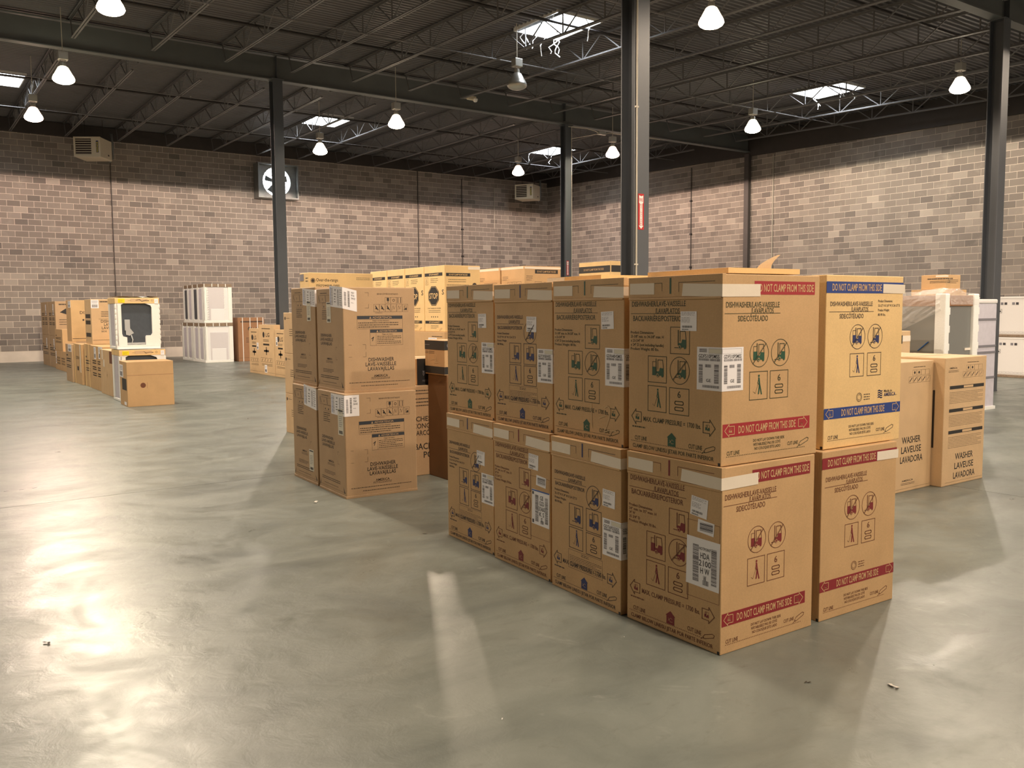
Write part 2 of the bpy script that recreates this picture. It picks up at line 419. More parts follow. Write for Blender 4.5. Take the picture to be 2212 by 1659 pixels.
# ------------------------------------------------------------------ cartons
def carton_body(D, Wd, H, mat, name='body', parent=None, seed=0, sag=.0, bevel=.004):
    """closed carton, faces slightly bulged, rounded folds"""
    R = random.Random(seed); mb = MB(); k = mb.slot(mat)
    N = 4
    def grid(o, a, b, n, bulge):
        base = len(mb.v)
        for i in range(N + 1):
            for j in range(N + 1):
                u, w = i / N, j / N
                q = bulge * math.sin(math.pi * u) * math.sin(math.pi * w)
                mb.v.append(tuple(Vector(o) + Vector(a) * u + Vector(b) * w + Vector(n) * q))
        for i in range(N):
            for j in range(N):
                mb.f.append((base + i * (N + 1) + j, base + (i + 1) * (N + 1) + j, base + (i + 1) * (N + 1) + j + 1, base + i * (N + 1) + j + 1)); mb.m.append(k)
    x, y = D / 2, Wd / 2
    grid((-x, y, 0), (0, -Wd, 0), (0, 0, H), (-1, 0, 0), 0)
    grid((-x, -y, 0), (D, 0, 0), (0, 0, H), (0, -1, 0), 0)
    grid((x, -y, 0), (0, Wd, 0), (0, 0, H), (1, 0, 0), .004)
    grid((x, y, 0), (-D, 0, 0), (0, 0, H), (0, 1, 0), .003)
    grid((-x, -y, H), (D, 0, 0), (0, Wd, 0), (0, 0, 1), -.001)
    grid((-x, -y, 0), (0, Wd, 0), (D, 0, 0), (0, 0, -1), 0)
    o = mb.build(name, parent)
    import bmesh
    bm = bmesh.new(); bm.from_mesh(o.data); bmesh.ops.remove_doubles(bm, verts=bm.verts, dist=1e-5); bm.to_mesh(o.data); bm.free()
    md = o.modifiers.new('edge', 'BEVEL'); md.width = bevel; md.segments = 2; md.limit_method = 'ANGLE'; md.angle_limit = 1.0
    return o
def place(near, yaw, D, Wd, z0):
    """centre of the carton whose near corner stands at `near`"""
    a = math.radians(yaw); u = Vector((math.cos(a), math.sin(a), 0)); v = Vector((-math.sin(a), math.cos(a), 0))
    c = Vector((near[0], near[1], z0)) + u * D / 2 + v * Wd / 2
    return c, a
LN = dict(sx=(0, -1, 0), tz=(0, 0, 1), n=(-1, 0, 0))
RN = dict(sx=(1, 0, 0), tz=(0, 0, 1), n=(0, -1, 0))
def faceL(D, Wd): return (-D / 2, Wd / 2, 0)
def faceR(D, Wd): return (-D / 2, -Wd / 2, 0)

def wrap_sheet(name, parent, D, Wd, x0, y0, xr, y1, mat, t=.0012, skewl=0, skewr=0, bl=0):
    """a sticker or tape strip folded round the near vertical edge; x0 metres from the far edge of the left face, xr metres onto the right face"""
    mb = MB(); k = mb.slot(mat)
    xo = -D / 2 - t; yo = -Wd / 2 - t
    A = (xo, Wd / 2 - x0, y0 + skewl); B = (xo, Wd / 2 - x0 - bl, y1 + skewl)
    if xr > 0:
        Cc = (xo, yo, y0); Dd = (xo, yo, y1); E = (-D / 2 + xr, yo, y0 + skewr); Ff = (-D / 2 + xr + bl, yo, y1 + skewr)
        mb.poly([A, Cc, Dd, B], mat); mb.poly([Cc, E, Ff, Dd], mat)
    return mb.build(name, parent)
def flat_sheet(name, parent, D, Wd, face, x0, y0, x1, y1, mat, t=.0012, rot=0.0):
    mb = MB(); cx, cy_ = (x0 + x1) / 2, (y0 + y1) / 2; pts = []
    for x, y in ((x0, y0), (x1, y0), (x1, y1), (x0, y1)):
        dx, dy = x - cx, y - cy_; X = cx + dx * math.cos(rot) - dy * math.sin(rot); Y = cy_ + dx * math.sin(rot) + dy * math.cos(rot)
        pts.append((-D / 2 - t, Wd / 2 - X, Y) if face == 'L' else (-D / 2 + X, -Wd / 2 - t, Y))
    lo = [((p[0] + t * .9, p[1], p[2]) if face == 'L' else (p[0], p[1] + t * .9, p[2])) for p in pts]
    mb.poly(pts, mat)
    for j in range(4): mb.poly([lo[j], lo[(j + 1) % 4], pts[(j + 1) % 4], pts[j]], mat)
    return mb.build(name, parent)

def wrap_label_print(lab, D, Wd, x0, y0, xr, y1, model, seed):
    for face in 'LR':
        w = (Wd - x0) if face == 'L' else xr
        q = Print(w, y1 - y0); h = y1 - y0; g = 'sticker_ink'
        if face == 'L':
            for j in range(4): q.rect(.10 * w, h * (.945 - j * .022), .40 * w, h * (.957 - j * .022), g)
            q.frame(.48 * w, h * .855, 1.0 * w, h * .965, .0008, 'sticker_grey'); q.rect(.49 * w, h * .86, .985 * w, h * .96, 'sticker_cream')
        else:
            q.frame(.0, h * .855, .9 * w, h * .965, .0008, 'sticker_grey')
        q.text(model, .07 * w, .9 * w, h * .79, h * .085, g)
        q.barcode(.08 * w, h * .68, .5 * w, h * .735, 'sticker_grey', seed=seed); q.barcode(.54 * w, h * .68, .93 * w, h * .735, 'sticker_grey', seed=seed + 1)
        q.barcode(.08 * w, h * .17, .24 * w, h * .6, g, vert=True, seed=seed + 2); q.barcode(.70 * w, h * .17, .88 * w, h * .61, g, vert=True, seed=seed + 3)
        q.barcode(.34 * w, h * .53, .58 * w, h * .6, 'sticker_grey', seed=seed + 4)
        q.text('GE', .38 * w, .57 * w, h * .23, h * .07, g)
        q.barcode(.24 * w, h * .06, .9 * w, h * .12, 'sticker_grey', seed=seed + 5)
        if face == 'L': q.build('print', lab, (-D / 2 - .0012, Wd / 2 - x0, y0), gap=.0005, **LN)
        else: q.build('print', lab, (-D / 2, -Wd / 2 - .0012, y0), gap=.0005, **RN)

def small_label_print(lab, D, Wd, x0, y0, x1, y1, seed, face='L', rot=0.0):
    w, h = x1 - x0, y1 - y0; q = Print(w, h)
    q.lines(.06 * w, .9 * w, .78 * h, .97 * h, 4, 'sticker_grey', seed=seed); q.lines(.06 * w, .6 * w, .42 * h, .7 * h, 5, 'sticker_grey', seed=seed + 1)
    q.barcode(.1 * w, .16 * h, .72 * w, .27 * h, 'sticker_ink', seed=seed + 2); q.barcode(.1 * w, .04 * h, .5 * w, .11 * h, 'sticker_ink', seed=seed + 3)
    if rot:
        cx, cy_ = w / 2, h / 2
        q.v = [(cx + (x - cx) * math.cos(rot) - (y - cy_) * math.sin(rot), cy_ + (x - cx) * math.sin(rot) + (y - cy_) * math.cos(rot), l) for x, y, l in q.v]
    if face == 'L': q.build('print', lab, (-D / 2 - .0012, Wd / 2 - x0, y0), gap=.0005, **LN)
    else: q.build('print', lab, (-D / 2 + x0, -Wd / 2 - .0012, y0), gap=.0005, **RN)

GD, GW, GH = .672, .645, .89
def ge_left(p, ink, dims, layout='a', bg='kraft'):
    W_, H = p.W, p.H; f, l = 'ink_' + ink, 'line_' + ink; X = lambda s: s * W_; Y = lambda t: t * H
    p.rect(X(.468), Y(.905), X(.486), Y(.992), f)
    for s0, s1, up_ in ((.157, .385, 1), (.567, .93, -1)):
        if up_ > 0: p.line([(X(s0), Y(.965)), (X(s1), Y(.965)), (X(s1), Y(.922))], .0025, l)
        else: p.line([(X(s1), Y(.965)), (X(s0), Y(.965)), (X(s0), Y(.915))], .0025, l)
    if layout == 'a':
        p.text('DISHWASHER/LAVE-VAISSELLE', X(.035), X(.633), Y(.852), .026, l); p.text('/LAVAPLATOS', X(.305), X(.57), Y(.812), .026, l)
        p.line([(X(.024), Y(.797)), (X(.65), Y(.797))], .0026, l)
        p.text('BACK/ARRIÈRE/POSTERIOR', X(.05), X(.62), Y(.770), .027, l)
        y = .690
        for s in dims: p.text(s, X(.02), X(.02) + min(.0092 * len(s), .245), Y(y), .014, l); y -= .0235
        p.frame(X(.475), Y(.578), X(.676), Y(.723), .0035, l); forklift(p, X(.585), Y(.655), .098, f, l, bg=bg)
        p.frame(X(.228), Y(.411), X(.433), Y(.558), .0035, l); forklift(p, X(.345), Y(.492), .098, f, l, True, bg=bg)
        p.ring(X(.575), Y(.486), .068, .0035, l); forklift(p, X(.585), Y(.492), .095, f, l, bg=bg); p.line([(X(.575) - .045, Y(.486) - .047), (X(.575) + .045, Y(.486) + .047)], .0045, l, 3)
        p.frame(X(.227), Y(.246), X(.433), Y(.390), .0035, l); walker(p, X(.335), Y(.318), .108, f, l)
        p.frame(X(.468), Y(.244), X(.675), Y(.389), .0035, l); stack6(p, X(.572), Y(.318), .125, l)
    else:
        p.text('DISHWASHER/LAVE-VAISSELLE', X(.05), X(.51), Y(.772), .021, l); p.text('/LAVAPLATOS', X(.26), X(.46), Y(.738), .021, l)
        p.line([(X(.04), Y(.722)), (X(.52), Y(.722))], .0022, l)
        p.text('BACK/ARRIÈRE/POSTERIOR', X(.06), X(.50), Y(.696), .021, l)
        y = .655
        for s in dims: p.text(s, X(.05), X(.05) + min(.0075 * len(s), .22), Y(y), .013, l); y -= .026
        p.ring(X(.63), Y(.665), .068, .0035, l); forklift(p, X(.64), Y(.668), .095, f, l, bg=bg); p.line([(X(.63) - .045, Y(.665) - .047), (X(.63) + .045, Y(.665) + .047)], .0045, l, 3)
        p.frame(X(.275), Y(.450), X(.475), Y(.588), .0035, l); forklift(p, X(.385), Y(.522), .098, f, l, bg=bg)
        p.frame(X(.525), Y(.445), X(.735), Y(.588), .0035, l); forklift(p, X(.64), Y(.520), .098, f, l, True, bg=bg)
        p.frame(X(.275), Y(.302), X(.475), Y(.436), .0035, l); walker(p, X(.38), Y(.369), .105, f, l)
        p.frame(X(.525), Y(.298), X(.735), Y(.434), .0035, l); stack6(p, X(.63), Y(.368), .118, l)
        p.frame(X(.262), Y(.168), X(.752), Y(.288), .0015, l)
        p.lines(X(.45), X(.56), Y(.262), Y(.282), 2, l, seed=2); p.lines(X(.28), X(.74), Y(.175), Y(.255), 8, l, seed=4, w=.35)
    arrow(p, X(.036), X(.150), Y(.203), .078, l, f, False, bg); arrow(p, X(.822), X(.942), Y(.195), .078, l, f, True, bg)
    p.text('MAX. CLAMP PRESSURE = 1700 lbs.', X(.175), X(.80), Y(.196), .024, l)
    p.lines(X(.045), X(.20), Y(.138), Y(.150), 1, l, seed=9, w=.9)
    p.text('CUT LINE', X(.075), X(.215), Y(.080), .021, l); dashes(p, X(.03), X(.825), Y(.059), l)
    house(p, X(.495), Y(.062), .068, .068, f)
    p.text('CUT LINE', X(.675), X(.815), Y(.082), .021, l); knife(p, X(.832), Y(.060), l)
    p.text('CLAMP BELOW LINE/SU JETAR POR PARTE INFERIOR', X(.05), X(.93), Y(.033), .020, l)
def ge_right(p, ink, band, variant='a', bg='kraft'):
    W_, H = p.W, p.H; f, l = 'ink_' + ink, 'line_' + ink; X = lambda s: s * W_; Y = lambda t: t * H
    def band_text(x0, x1, y): p.text('DO NOT CLAMP FROM THIS SIDE', X(x0), X(x1), y, .036, 'ink_pale', 1)
    if variant == 'a':
        p.rect(X(.306), Y(.895), X(.945), Y(.966), band); band_text(.325, .93, Y(.931))
        p.rect(X(.012), Y(.151), X(.915), Y(.221), band); band_text(.165, .76, Y(.186)); arrow(p, X(.03), X(.125), Y(.186), .058, 'ink_pale', 'ink_pale', False, band); arrow(p, X(.79), X(.89), Y(.186), .058, 'ink_pale', 'ink_pale', True, band)
        p.text('DISHWASHER/LAVE-VAISSELLE', X(.03), X(.566), Y(.842), .026, l); p.text('/LAVAPLATOS', X(.275), X(.505), Y(.810), .026, l)
        p.line([(X(.02), Y(.796)), (X(.574), Y(.796))], .0026, l); p.text('SIDE/CÔTÉ/LADO', X(.146), X(.447), Y(.770), .026, l)
        cy0 = .583; b0, b1 = .337, .486; cs = (.365, .582); bs = ((.27, .452), (.48, .668))
    else:
        p.rect(X(.0), Y(.897), X(1.0), Y(.963), band); band_text(.07, .70, Y(.931))
        p.rect(X(.0), Y(.173), X(1.0), Y(.236), band); band_text(.215, .78, Y(.205)); arrow(p, X(.02), X(.11), Y(.205), .052, 'ink_pale', 'ink_pale', False, band); arrow(p, X(.89), X(.98), Y(.205), .052, 'ink_pale', 'ink_pale', True, band)
        p.text('DISHWASHER/LAVE-VAISSELLE', X(.05), X(.585), Y(.836), .023, l); p.text('/LAVAPLATOS', X(.31), X(.53), Y(.804), .023, l)
        p.line([(X(.04), Y(.790)), (X(.60), Y(.790))], .0026, l); p.text('SIDE/CÔTÉ/LADO', X(.165), X(.47), Y(.765), .024, l)
        if variant == 'b':
            y = .852
            for s in ('Product Dimensions:', '33-1/2" H X 24" W X 24-1/2" D', 'Product Weight:', '80-90 lbs.'): p.text(s, X(.66), X(.66) + .0068 * len(s), Y(y), .013, l); y -= .027
            p.line([(X(.95) - .12, Y(.28)), (X(.95), Y(.28))], .0015, l)
            for j in range(4): p.line([(X(.69) + .001 * k2, Y(.312 - j * .013) + .003 * math.sin(k2 / 6.)) for k2 in range(0, 40, 4)], .006, f)
            p.text('Made in', X(.77), X(.88), Y(.309), .014, l); p.text('AMERICA', X(.77), X(.93), Y(.287), .020, f)
        p.ring(X(.44), Y(.285), .024, .003, l); p.ring(X(.44), Y(.285), .016, .002, l); p.lines(X(.50), X(.58), Y(.262), Y(.306), 3, l, seed=5)
        cy0 = .643; b0, b1 = .41, .545; cs = (.40, .63); bs = ((.31, .487), (.535, .715))
    for j, c in enumerate(cs):
        p.ring(X(c), Y(cy0), .066, .0032, l); forklift(p, X(c), Y(cy0) + .004, .092, f, l, j == 0, bg=bg); p.line([(X(c) - .044, Y(cy0) - .046), (X(c) + .044, Y(cy0) + .046)], .0042, l, 3)
    for j, (a, c) in enumerate(bs):
        p.frame(X(a), Y(b0), X(c), Y(b1), .0032, l)
        if j == 0: walker(p, X((a + c) / 2), Y((b0 + b1) / 2), .108, f, l)
        else: stack6(p, X((a + c) / 2), Y((b0 + b1) / 2), .12, l)
    p.text('DO NOT LAY DOWN THIS SIDE', X(.315), X(.64), Y(.118), .013, l); p.text("N'ETABLISSEZ PAS DE CÔTÉ", X(.32), X(.60), Y(.096), .013, l); p.text('NO COLOQUE ESTE LADO', X(.33), X(.60), Y(.074), .013, l)
    p.text('CUT LINE', X(.054), X(.18), Y(.066), .019, l); dashes(p, X(.05), X(.87), Y(.048), l)
    p.text('CUT LINE', X(.675), X(.79), Y(.078), .017, l); knife(p, X(.80), Y(.058), l)

DIMS = {'green': ('Product Dimensions:', '33-3/8" min. to 34-5/8" max. H', 'x 23-3/4" W', 'x 24" D (not including handle)', 'Product Weight: 80 lbs.'),
        'red': ('Product Dimensions:', '34" min. to 35" max. H', '24" W', '25 3/4" D', 'Product Weight 70 lbs.'),
        'blue': ('Product Dimensions:', '33-1/2" H X 24" W X 24-1/2" D', 'Product Weight:', '80-90 lbs.')}
def ge_carton(near, yaw, z0, ink, layout, label, H=GH, model=None, sheet=None, right='a', band=None, small=None, chalk=False, right_only=False, tapes=((.018, .30), (.60, 1)), seed=0, D=GD, Wd=GW, tape_r=.25, mat='kraft', sm_rot=0.0, label_y=None):
    c, a = place(near, yaw, D, Wd, z0)
    t = empty('dishwasher_carton', c, a, label=label, cat='carton', group='printed dishwasher cartons in the big front row')
    body = carton_body(D, Wd, H, mat, 'body', t, seed)
    # top tray sleeve, a few millimetres proud, its lower rim standing off
    mb = MB(); e = .0045; y0 = H * .887
    if not right_only:
        mb.box((-D / 2 - e, -Wd / 2 - .0006, y0), (-D / 2 + .02, Wd / 2, H + .002), mat)
        mb.box((-D / 2 - e * 1.5, -Wd / 2 + .006, y0 - .012), (-D / 2 - .0005, Wd / 2 - .004, y0 - .001), mat)
        mb.build('top_flap', t, bevel=.0015)
    X = lambda s: s * Wd; Y = lambda t_: t_ * H
    if not right_only:
        p = Print(Wd, H); ge_left(p, ink, DIMS[ink], layout, mat)
        lo = Print(Wd, H); lo.slots = p.slots
        pr = p.build('print', t, faceL(D, Wd), gap=.0008, **LN)
        # the top strip of the print sits on the tray
        for v in pr.data.vertices:
            if v.co.z > y0: v.co.x -= e
    if right:
        p = Print(D, H); ge_right(p, ink, band or 'band_red', right, mat)
        p.build('print', t, faceR(D, Wd), **RN)
    if not right_only:
        # tape on the left face, one strip running round the near edge
        a0, a1 = tapes[0]
        tp = flat_sheet('tape', t, D + 2 * e, Wd, 'L', X(a0), Y(.905), X(a1), Y(.968), 'tape', rot=-.01)
        b0 = tapes[1][0]
        mbt = MB(); xo = -D / 2 - e - .0015; yo = -Wd / 2 - .0018; zb, zt = Y(.885), Y(.950)
        mbt.poly([(xo, Wd / 2 - X(b0), zb + .006), (xo, yo, zb - .002), (xo, yo, zt - .002), (xo, Wd / 2 - X(b0) - .008, zt + .008)], 'tape')
        if tape_r: mbt.poly([(xo, yo, zb - .002), (-D / 2 + tape_r, yo, zb), (-D / 2 + tape_r, yo, zt), (xo, yo, zt - .002)], 'tape')
        mbt.build('tape', t)
    elif tape_r:
        flat_sheet('tape', t, D, Wd, 'R', D * .72, Y(.898), D * 1.02, Y(.952), 'tape', t=.002, rot=-.012)
    if sheet:
        kind = sheet[0]
        if kind == 'wrap':
            x0, ya, xr, yb = X(.755), Y(sheet[1]), .14, Y(sheet[1] + .228)
            lab = wrap_sheet('shipping_label', t, D, Wd, x0, ya, xr, yb, 'sticker'); wrap_label_print(lab, D, Wd, x0, ya, xr, yb, sheet[2], seed * 7 + 1)
        else:
            x0, x1, ya, yb = X(.66), X(.985), Y(.335), Y(.60)
            if kind == 'corner': x0, x1, ya, yb = X(.695), X(.985), Y(.36), Y(.60)
            lab = flat_sheet('shipping_label', t, D, Wd, 'L', x0, ya, x1, yb, 'sticker', rot=-.02)
            q = Print(x1 - x0, yb - ya); w, h = q.W, q.H
            q.barcode(.20 * w, .10 * h, .38 * w, .86 * h, 'sticker_ink', vert=True, seed=seed + 11); q.barcode(.76 * w, .10 * h, .92 * w, .84 * h, 'sticker_ink', vert=True, seed=seed + 12)
            yy = .80; first = True
            for s in sheet[1]:
                big_ = .12 if not (first and kind == 'big') else .06
                q.text(s, (.57 - .024 * len(s) * (big_ / .12) * 1.9) * w, (.57 + .024 * len(s) * (big_ / .12) * 1.9) * w, yy * h, big_ * h, 'sticker_ink'); yy -= .155 if not (first and kind == 'big') else .14; first = False
            q.barcode(.50 * w, .06 * h, .68 * w, .16 * h, 'sticker_grey', seed=seed + 13)
            if kind == 'corner':
                q.rect(0, .96 * h, w, 1.0 * h, 'sticker_blue'); q.rect(.03 * w, .04 * h, .12 * w, .14 * h, 'sticker_ink'); q.rect(.03 * w, .86 * h, .12 * w, .94 * h, 'sticker_ink')
            q.build('print', lab, (-D / 2 - .0012, Wd / 2 - x0, ya), gap=.0005, **LN)
            p = Print(Wd, H); p.frame(X(.665), Y(.27), X(.985), Y(.69), .0018, 'line_' + ink); p.build('print', t, faceL(D, Wd), gap=.0003, **LN)
            l2 = flat_sheet('barcode_label', t, D, Wd, 'L', X(.77), Y(.63), X(.93), Y(.70), 'sticker', rot=-.08)
            q = Print(.1, .06); q.barcode(.008, .012, .09, .052, 'sticker_ink', vert=True, seed=seed + 21); q.build('print', l2, (-D / 2 - .0014, Wd / 2 - X(.78), Y(.63)), gap=.0005, **LN)
    if small:
        sx0, sy0 = small
        x0, x1, ya, yb = X(sx0), X(sx0 + .165), Y(sy0), Y(sy0 + .105)
        lab = flat_sheet('packing_slip', t, D, Wd, 'L', x0, ya, x1, yb, 'sticker', t=.0014, rot=sm_rot); small_label_print(lab, D, Wd, x0, ya, x1, yb, seed * 5 + 2, rot=sm_rot)
    if chalk:
        p = Print(Wd, H)
        p.line([(X(.565), Y(.235)), (X(.572), Y(.13)), (X(.578), Y(.088))], .0045, 'chalk', 4)
        p.line([(X(.675), Y(.155)), (X(.76), Y(.175))], .004, 'chalk', 4)
        p.line([(X(.75), Y(.222)), (X(.79), Y(.238)), (X(.825), Y(.222)), (X(.825), Y(.19)), (X(.79), Y(.13)), (X(.74), Y(.072)), (X(.80), Y(.088)), (X(.90), Y(.092))], .0045, 'chalk', 4)
        p.build('chalk_mark', t, faceL(D, Wd), **LN)
    # dark punched notch at the near bottom corner
    mb = MB(); mb.box((-D / 2 - .0012, -Wd / 2 + .004, .002), (-D / 2 + .003, -Wd / 2 + .018, .016), 'black_print'); mb.build('corner_notch', t)
    return t

# near row -----------------------------------------------------------
ge_carton((3.102, 2.717), -.6, 0, 'red', 'a', 'bottom corner dishwasher carton in red print with two dark red bands and an HDA sheet', sheet=('big', ('HOTPOINT', 'HDA', '2100', 'H W', 'W')), band='band_darkred', small=(.70, .715), seed=1, D=.68, sm_rot=-.10)
ge_carton((3.112, 2.735), -1.8, .893, 'green', 'a', 'top corner carton with green icons, red bands and a label folded round its edge', sheet=('wrap', .394, 'GDF510PSMSS'), band='band_red', small=(.582, .704), seed=2, D=.685, tape_r=.25)
ge_carton((3.853, 2.716), -1.2, 0, 'red', 'a', 'bottom carton with dark red bands standing behind the corner stack', right='c', band='band_darkred', right_only=True, seed=3, D=.65)
ge_carton((3.905, 2.750), -1.6, .893, 'blue', 'b', 'blue banded dishwasher carton on top, behind the corner stack', right='b', band='band_blue', right_only=True, seed=4, H=.90, D=.665, mat='kraft_pale')
ge_carton((3.099, 3.40), -3.3, 0, 'blue', 'b', 'blue print carton with a warning panel, bottom of the chalked stack', sheet=('wrap', .335, 'GDT695SSJSS'), small=(.755, .635), right=None, seed=5, sm_rot=-.03, tape_r=.1)
ge_carton((3.150, 3.437), -3.0, .891, 'green', 'a', 'green print carton with a chalked minus two on its lower corner', sheet=('wrap', .36, 'GDF640HSMSS'), small=(.70, .70), chalk=True, right=None, seed=6, H=.898, sm_rot=.04, tape_r=.1)
ge_carton((3.152, 4.078), -2.9, 0, 'red', 'a', 'red print carton whose white sheet has a blue top edge', sheet=('corner', ('GE', 'GSD', '3360', 'K S', 'S')), small=(.64, .735), right=None, seed=7, H=.893, sm_rot=-.04, tape_r=.1)
ge_carton((3.195, 4.106), -2.2, .894, 'blue', 'b', 'blue print carton with a slip over its round icon, above the blue edged sheet', sheet=('wrap', .33, 'GDT595BWJES'), small=(.575, .67), right=None, seed=8, H=.892, sm_rot=-.02, tape_r=.1)
ge_carton((3.208, 4.762), -3.0, 0, 'blue', 'b', 'blue print carton at the bottom of the far end stack', sheet=('wrap', .37, 'GDT655SBJES'), small=(.66, .655), right=None, seed=9, H=.893, sm_rot=-.03, tape_r=.1)
ge_carton((3.252, 4.812), -2.9, .894, 'green', 'a', 'green print carton on top of the far end stack', sheet=('wrap', .345, 'GDT535HSMSS'), small=(.69, .68), right=None, seed=10, H=.903, sm_rot=.02, tape_r=.1)

# ------------------------------------------------------------------ second brand of dishwasher cartons
def wp_right(p):
    W_, H = p.W, p.H; l, k = 'line_black', 'ink_black'; X = lambda s: s * W_; Y = lambda t: t * H
    p.text('SIDE/CÔTÉ/COSTADO', X(.466), X(.763), Y(.937), .011, l)
    for j in range(3):
        x = X(.58) + j * X(.08); p.frame(x, Y(.848), x + X(.078), Y(.905), .0016, l)
    p.rect(X(.605), Y(.87), X(.635), Y(.9), k); p.line([(X(.62), Y(.87)), (X(.62), Y(.855))], .004, k)
    p.ring(X(.70), Y(.877), .012, .004, l); p.line([(X(.76), Y(.855)), (X(.76), Y(.9))], .005, k); p.line([(X(.80), Y(.855)), (X(.80), Y(.9))], .005, k)
    for j in range(6):
        x = X(.42) + j * X(.0805); p.frame(x, Y(.767), x + X(.078), Y(.838), .0016, l)
        if j < 3:
            p.disc(x + .025, Y(.80), .009, k); p.line([(x + .018, Y(.822)), (x + .04, Y(.785))], .007, k)
        elif j < 5: p.line([(x + .01, Y(.78)), (x + .02, Y(.825)), (x + .03, Y(.79)), (x + .042, Y(.825))], .002, l)
        else: forklift(p, x + .026, Y(.803), .045, k, l, bg='kraft_dull')
    for j in range(2): p.lines(X(.44), X(.54), Y(.752), Y(.76), 1, l, seed=j)
    p.frame(X(.19), Y(.605), X(.82), Y(.728), .0016, l); p.rect(X(.19), Y(.697), X(.82), Y(.728), 'slate')
    p.text('ADVERTENCIA', X(.40), X(.67), Y(.7125), .018, 'kraft_dull', 1); p.poly([(X(.355), Y(.702)), (X(.385), Y(.702)), (X(.37), Y(.723))], 'kraft_dull', 1)
    p.text('Peligro de Peso Excesivo', X(.40), X(.63), Y(.682), .010, l); p.lines(X(.205), X(.76), Y(.612), Y(.672), 3, l, seed=21, w=.5)
    p.frame(X(.364), Y(.445), X(.82), Y(.597), .0016, l); p.rect(X(.364), Y(.567), X(.82), Y(.597), 'slate')
    p.text('ADVERTENCIA', X(.49), X(.74), Y(.582), .017, 'kraft_dull', 1); p.poly([(X(.45), Y(.572)), (X(.478), Y(.572)), (X(.464), Y(.592))], 'kraft_dull', 1)
    p.text('Peligro de Vuelco', X(.53), X(.68), Y(.552), .010, l); p.line([(X(.445), Y(.445)), (X(.445), Y(.567))], .0014, l)
    p.line([(X(.385), Y(.51)), (X(.41), Y(.525)), (X(.395), Y(.49))], .006, k); p.lines(X(.46), X(.80), Y(.455), Y(.540), 5, l, seed=22, w=.45)
    p.text('DISHWASHER', X(.335), X(.69), Y(.310), .033, k); p.text('LAVE-VAISSELLE', X(.293), X(.72), Y(.266), .033, k); p.text('LAVAVAJILLAS', X(.325), X(.69), Y(.222), .033, k)
    p.text('AMERICA', X(.405), X(.60), Y(.153), .021, l); p.lines(X(.37), X(.63), Y(.118), Y(.140), 2, l, seed=23)
    p.lines(X(.066), X(.91), Y(.088), Y(.100), 1, l, seed=24, w=.6); p.lines(X(.228), X(.74), Y(.055), Y(.067), 1, l, seed=25, w=.6); p.lines(X(.1), X(.86), Y(.018), Y(.028), 1, l, seed=26, w=.5)
    for (a, b_, c_) in ((.30, .949, .35), (.30, .802, .35)): p.line([(X(a), Y(b_)), (X(c_), Y(b_))], .002, l)
    p.line([(X(.35), Y(.949)), (X(.35), Y(.915))], .002, l); p.line([(X(.35), Y(.802)), (X(.35), Y(.84))], .002, l)
    for t in (.455, .339):
        p.line([(X(.07), Y(t)), (X(.11), Y(t))], .002, l); p.line([(X(.26), Y(t)), (X(.30), Y(t))], .002, l); p.line([(X(.30), Y(t)), (X(.30), Y(t - .045 if t > .4 else t + .045))], .002, l)
def wp_left(p):
    W_, H = p.W, p.H; l, k = 'line_black', 'ink_black'; X = lambda s: s * W_; Y = lambda t: t * H
    p.lines(X(.16), X(.42), Y(.945), Y(.957), 1, l, seed=31, w=.8)
    p.frame(X(.08), Y(.86), X(.52), Y(.93), .0018, l)
    p.line([(X(.10), Y(.92)), (X(.14), Y(.875))], .008, k); p.line([(X(.36), Y(.925)), (X(.38), Y(.87))], .008, k); p.ring(X(.25), Y(.893), .010, .003, l)
    p.frame(X(.24), Y(.80), X(.50), Y(.857), .0018, l); p.disc(X(.30), Y(.82), .009, k); p.disc(X(.42), Y(.82), .009, k)
    p.lines(X(.22), X(.46), Y(.69), Y(.79), 5, l, seed=32, w=.5)
    p.text('DISHWASHER', X(.15), X(.57), Y(.540), .027, k); p.text('LAVE-VAISSELLE', X(.13), X(.62), Y(.500), .027, k); p.text('LAVAVAJILLAS', X(.15), X(.58), Y(.460), .027, k)
    p.text('AMERICA', X(.37), X(.57), Y(.312), .018, l); p.lines(X(.34), X(.60), Y(.27), Y(.295), 2, l, seed=33)
    p.lines(X(.22), X(.62), Y(.175), Y(.215), 3, l, seed=34, w=.5); p.lines(X(.12), X(.80), Y(.115), Y(.15), 2, l, seed=35, w=.55); p.lines(X(.2), X(.72), Y(.075), Y(.088), 1, l, seed=36)
    p.line([(X(.03), Y(.055)), (X(.97), Y(.055))], .0016, l)
    for t in (.43, .31): p.line([(X(.72), Y(t)), (X(.77), Y(t))], .002, l)
    p.line([(X(.72), Y(.43)), (X(.72), Y(.40))], .002, l); p.line([(X(.72), Y(.31)), (X(.72), Y(.34))], .002, l)
    for x0, x1 in ((.03, .075), (.97, .90)): p.poly([(X(x0), Y(.05)), (X(x1), Y(.105)), (X((x0 + x1) / 2), Y(.045))], k)
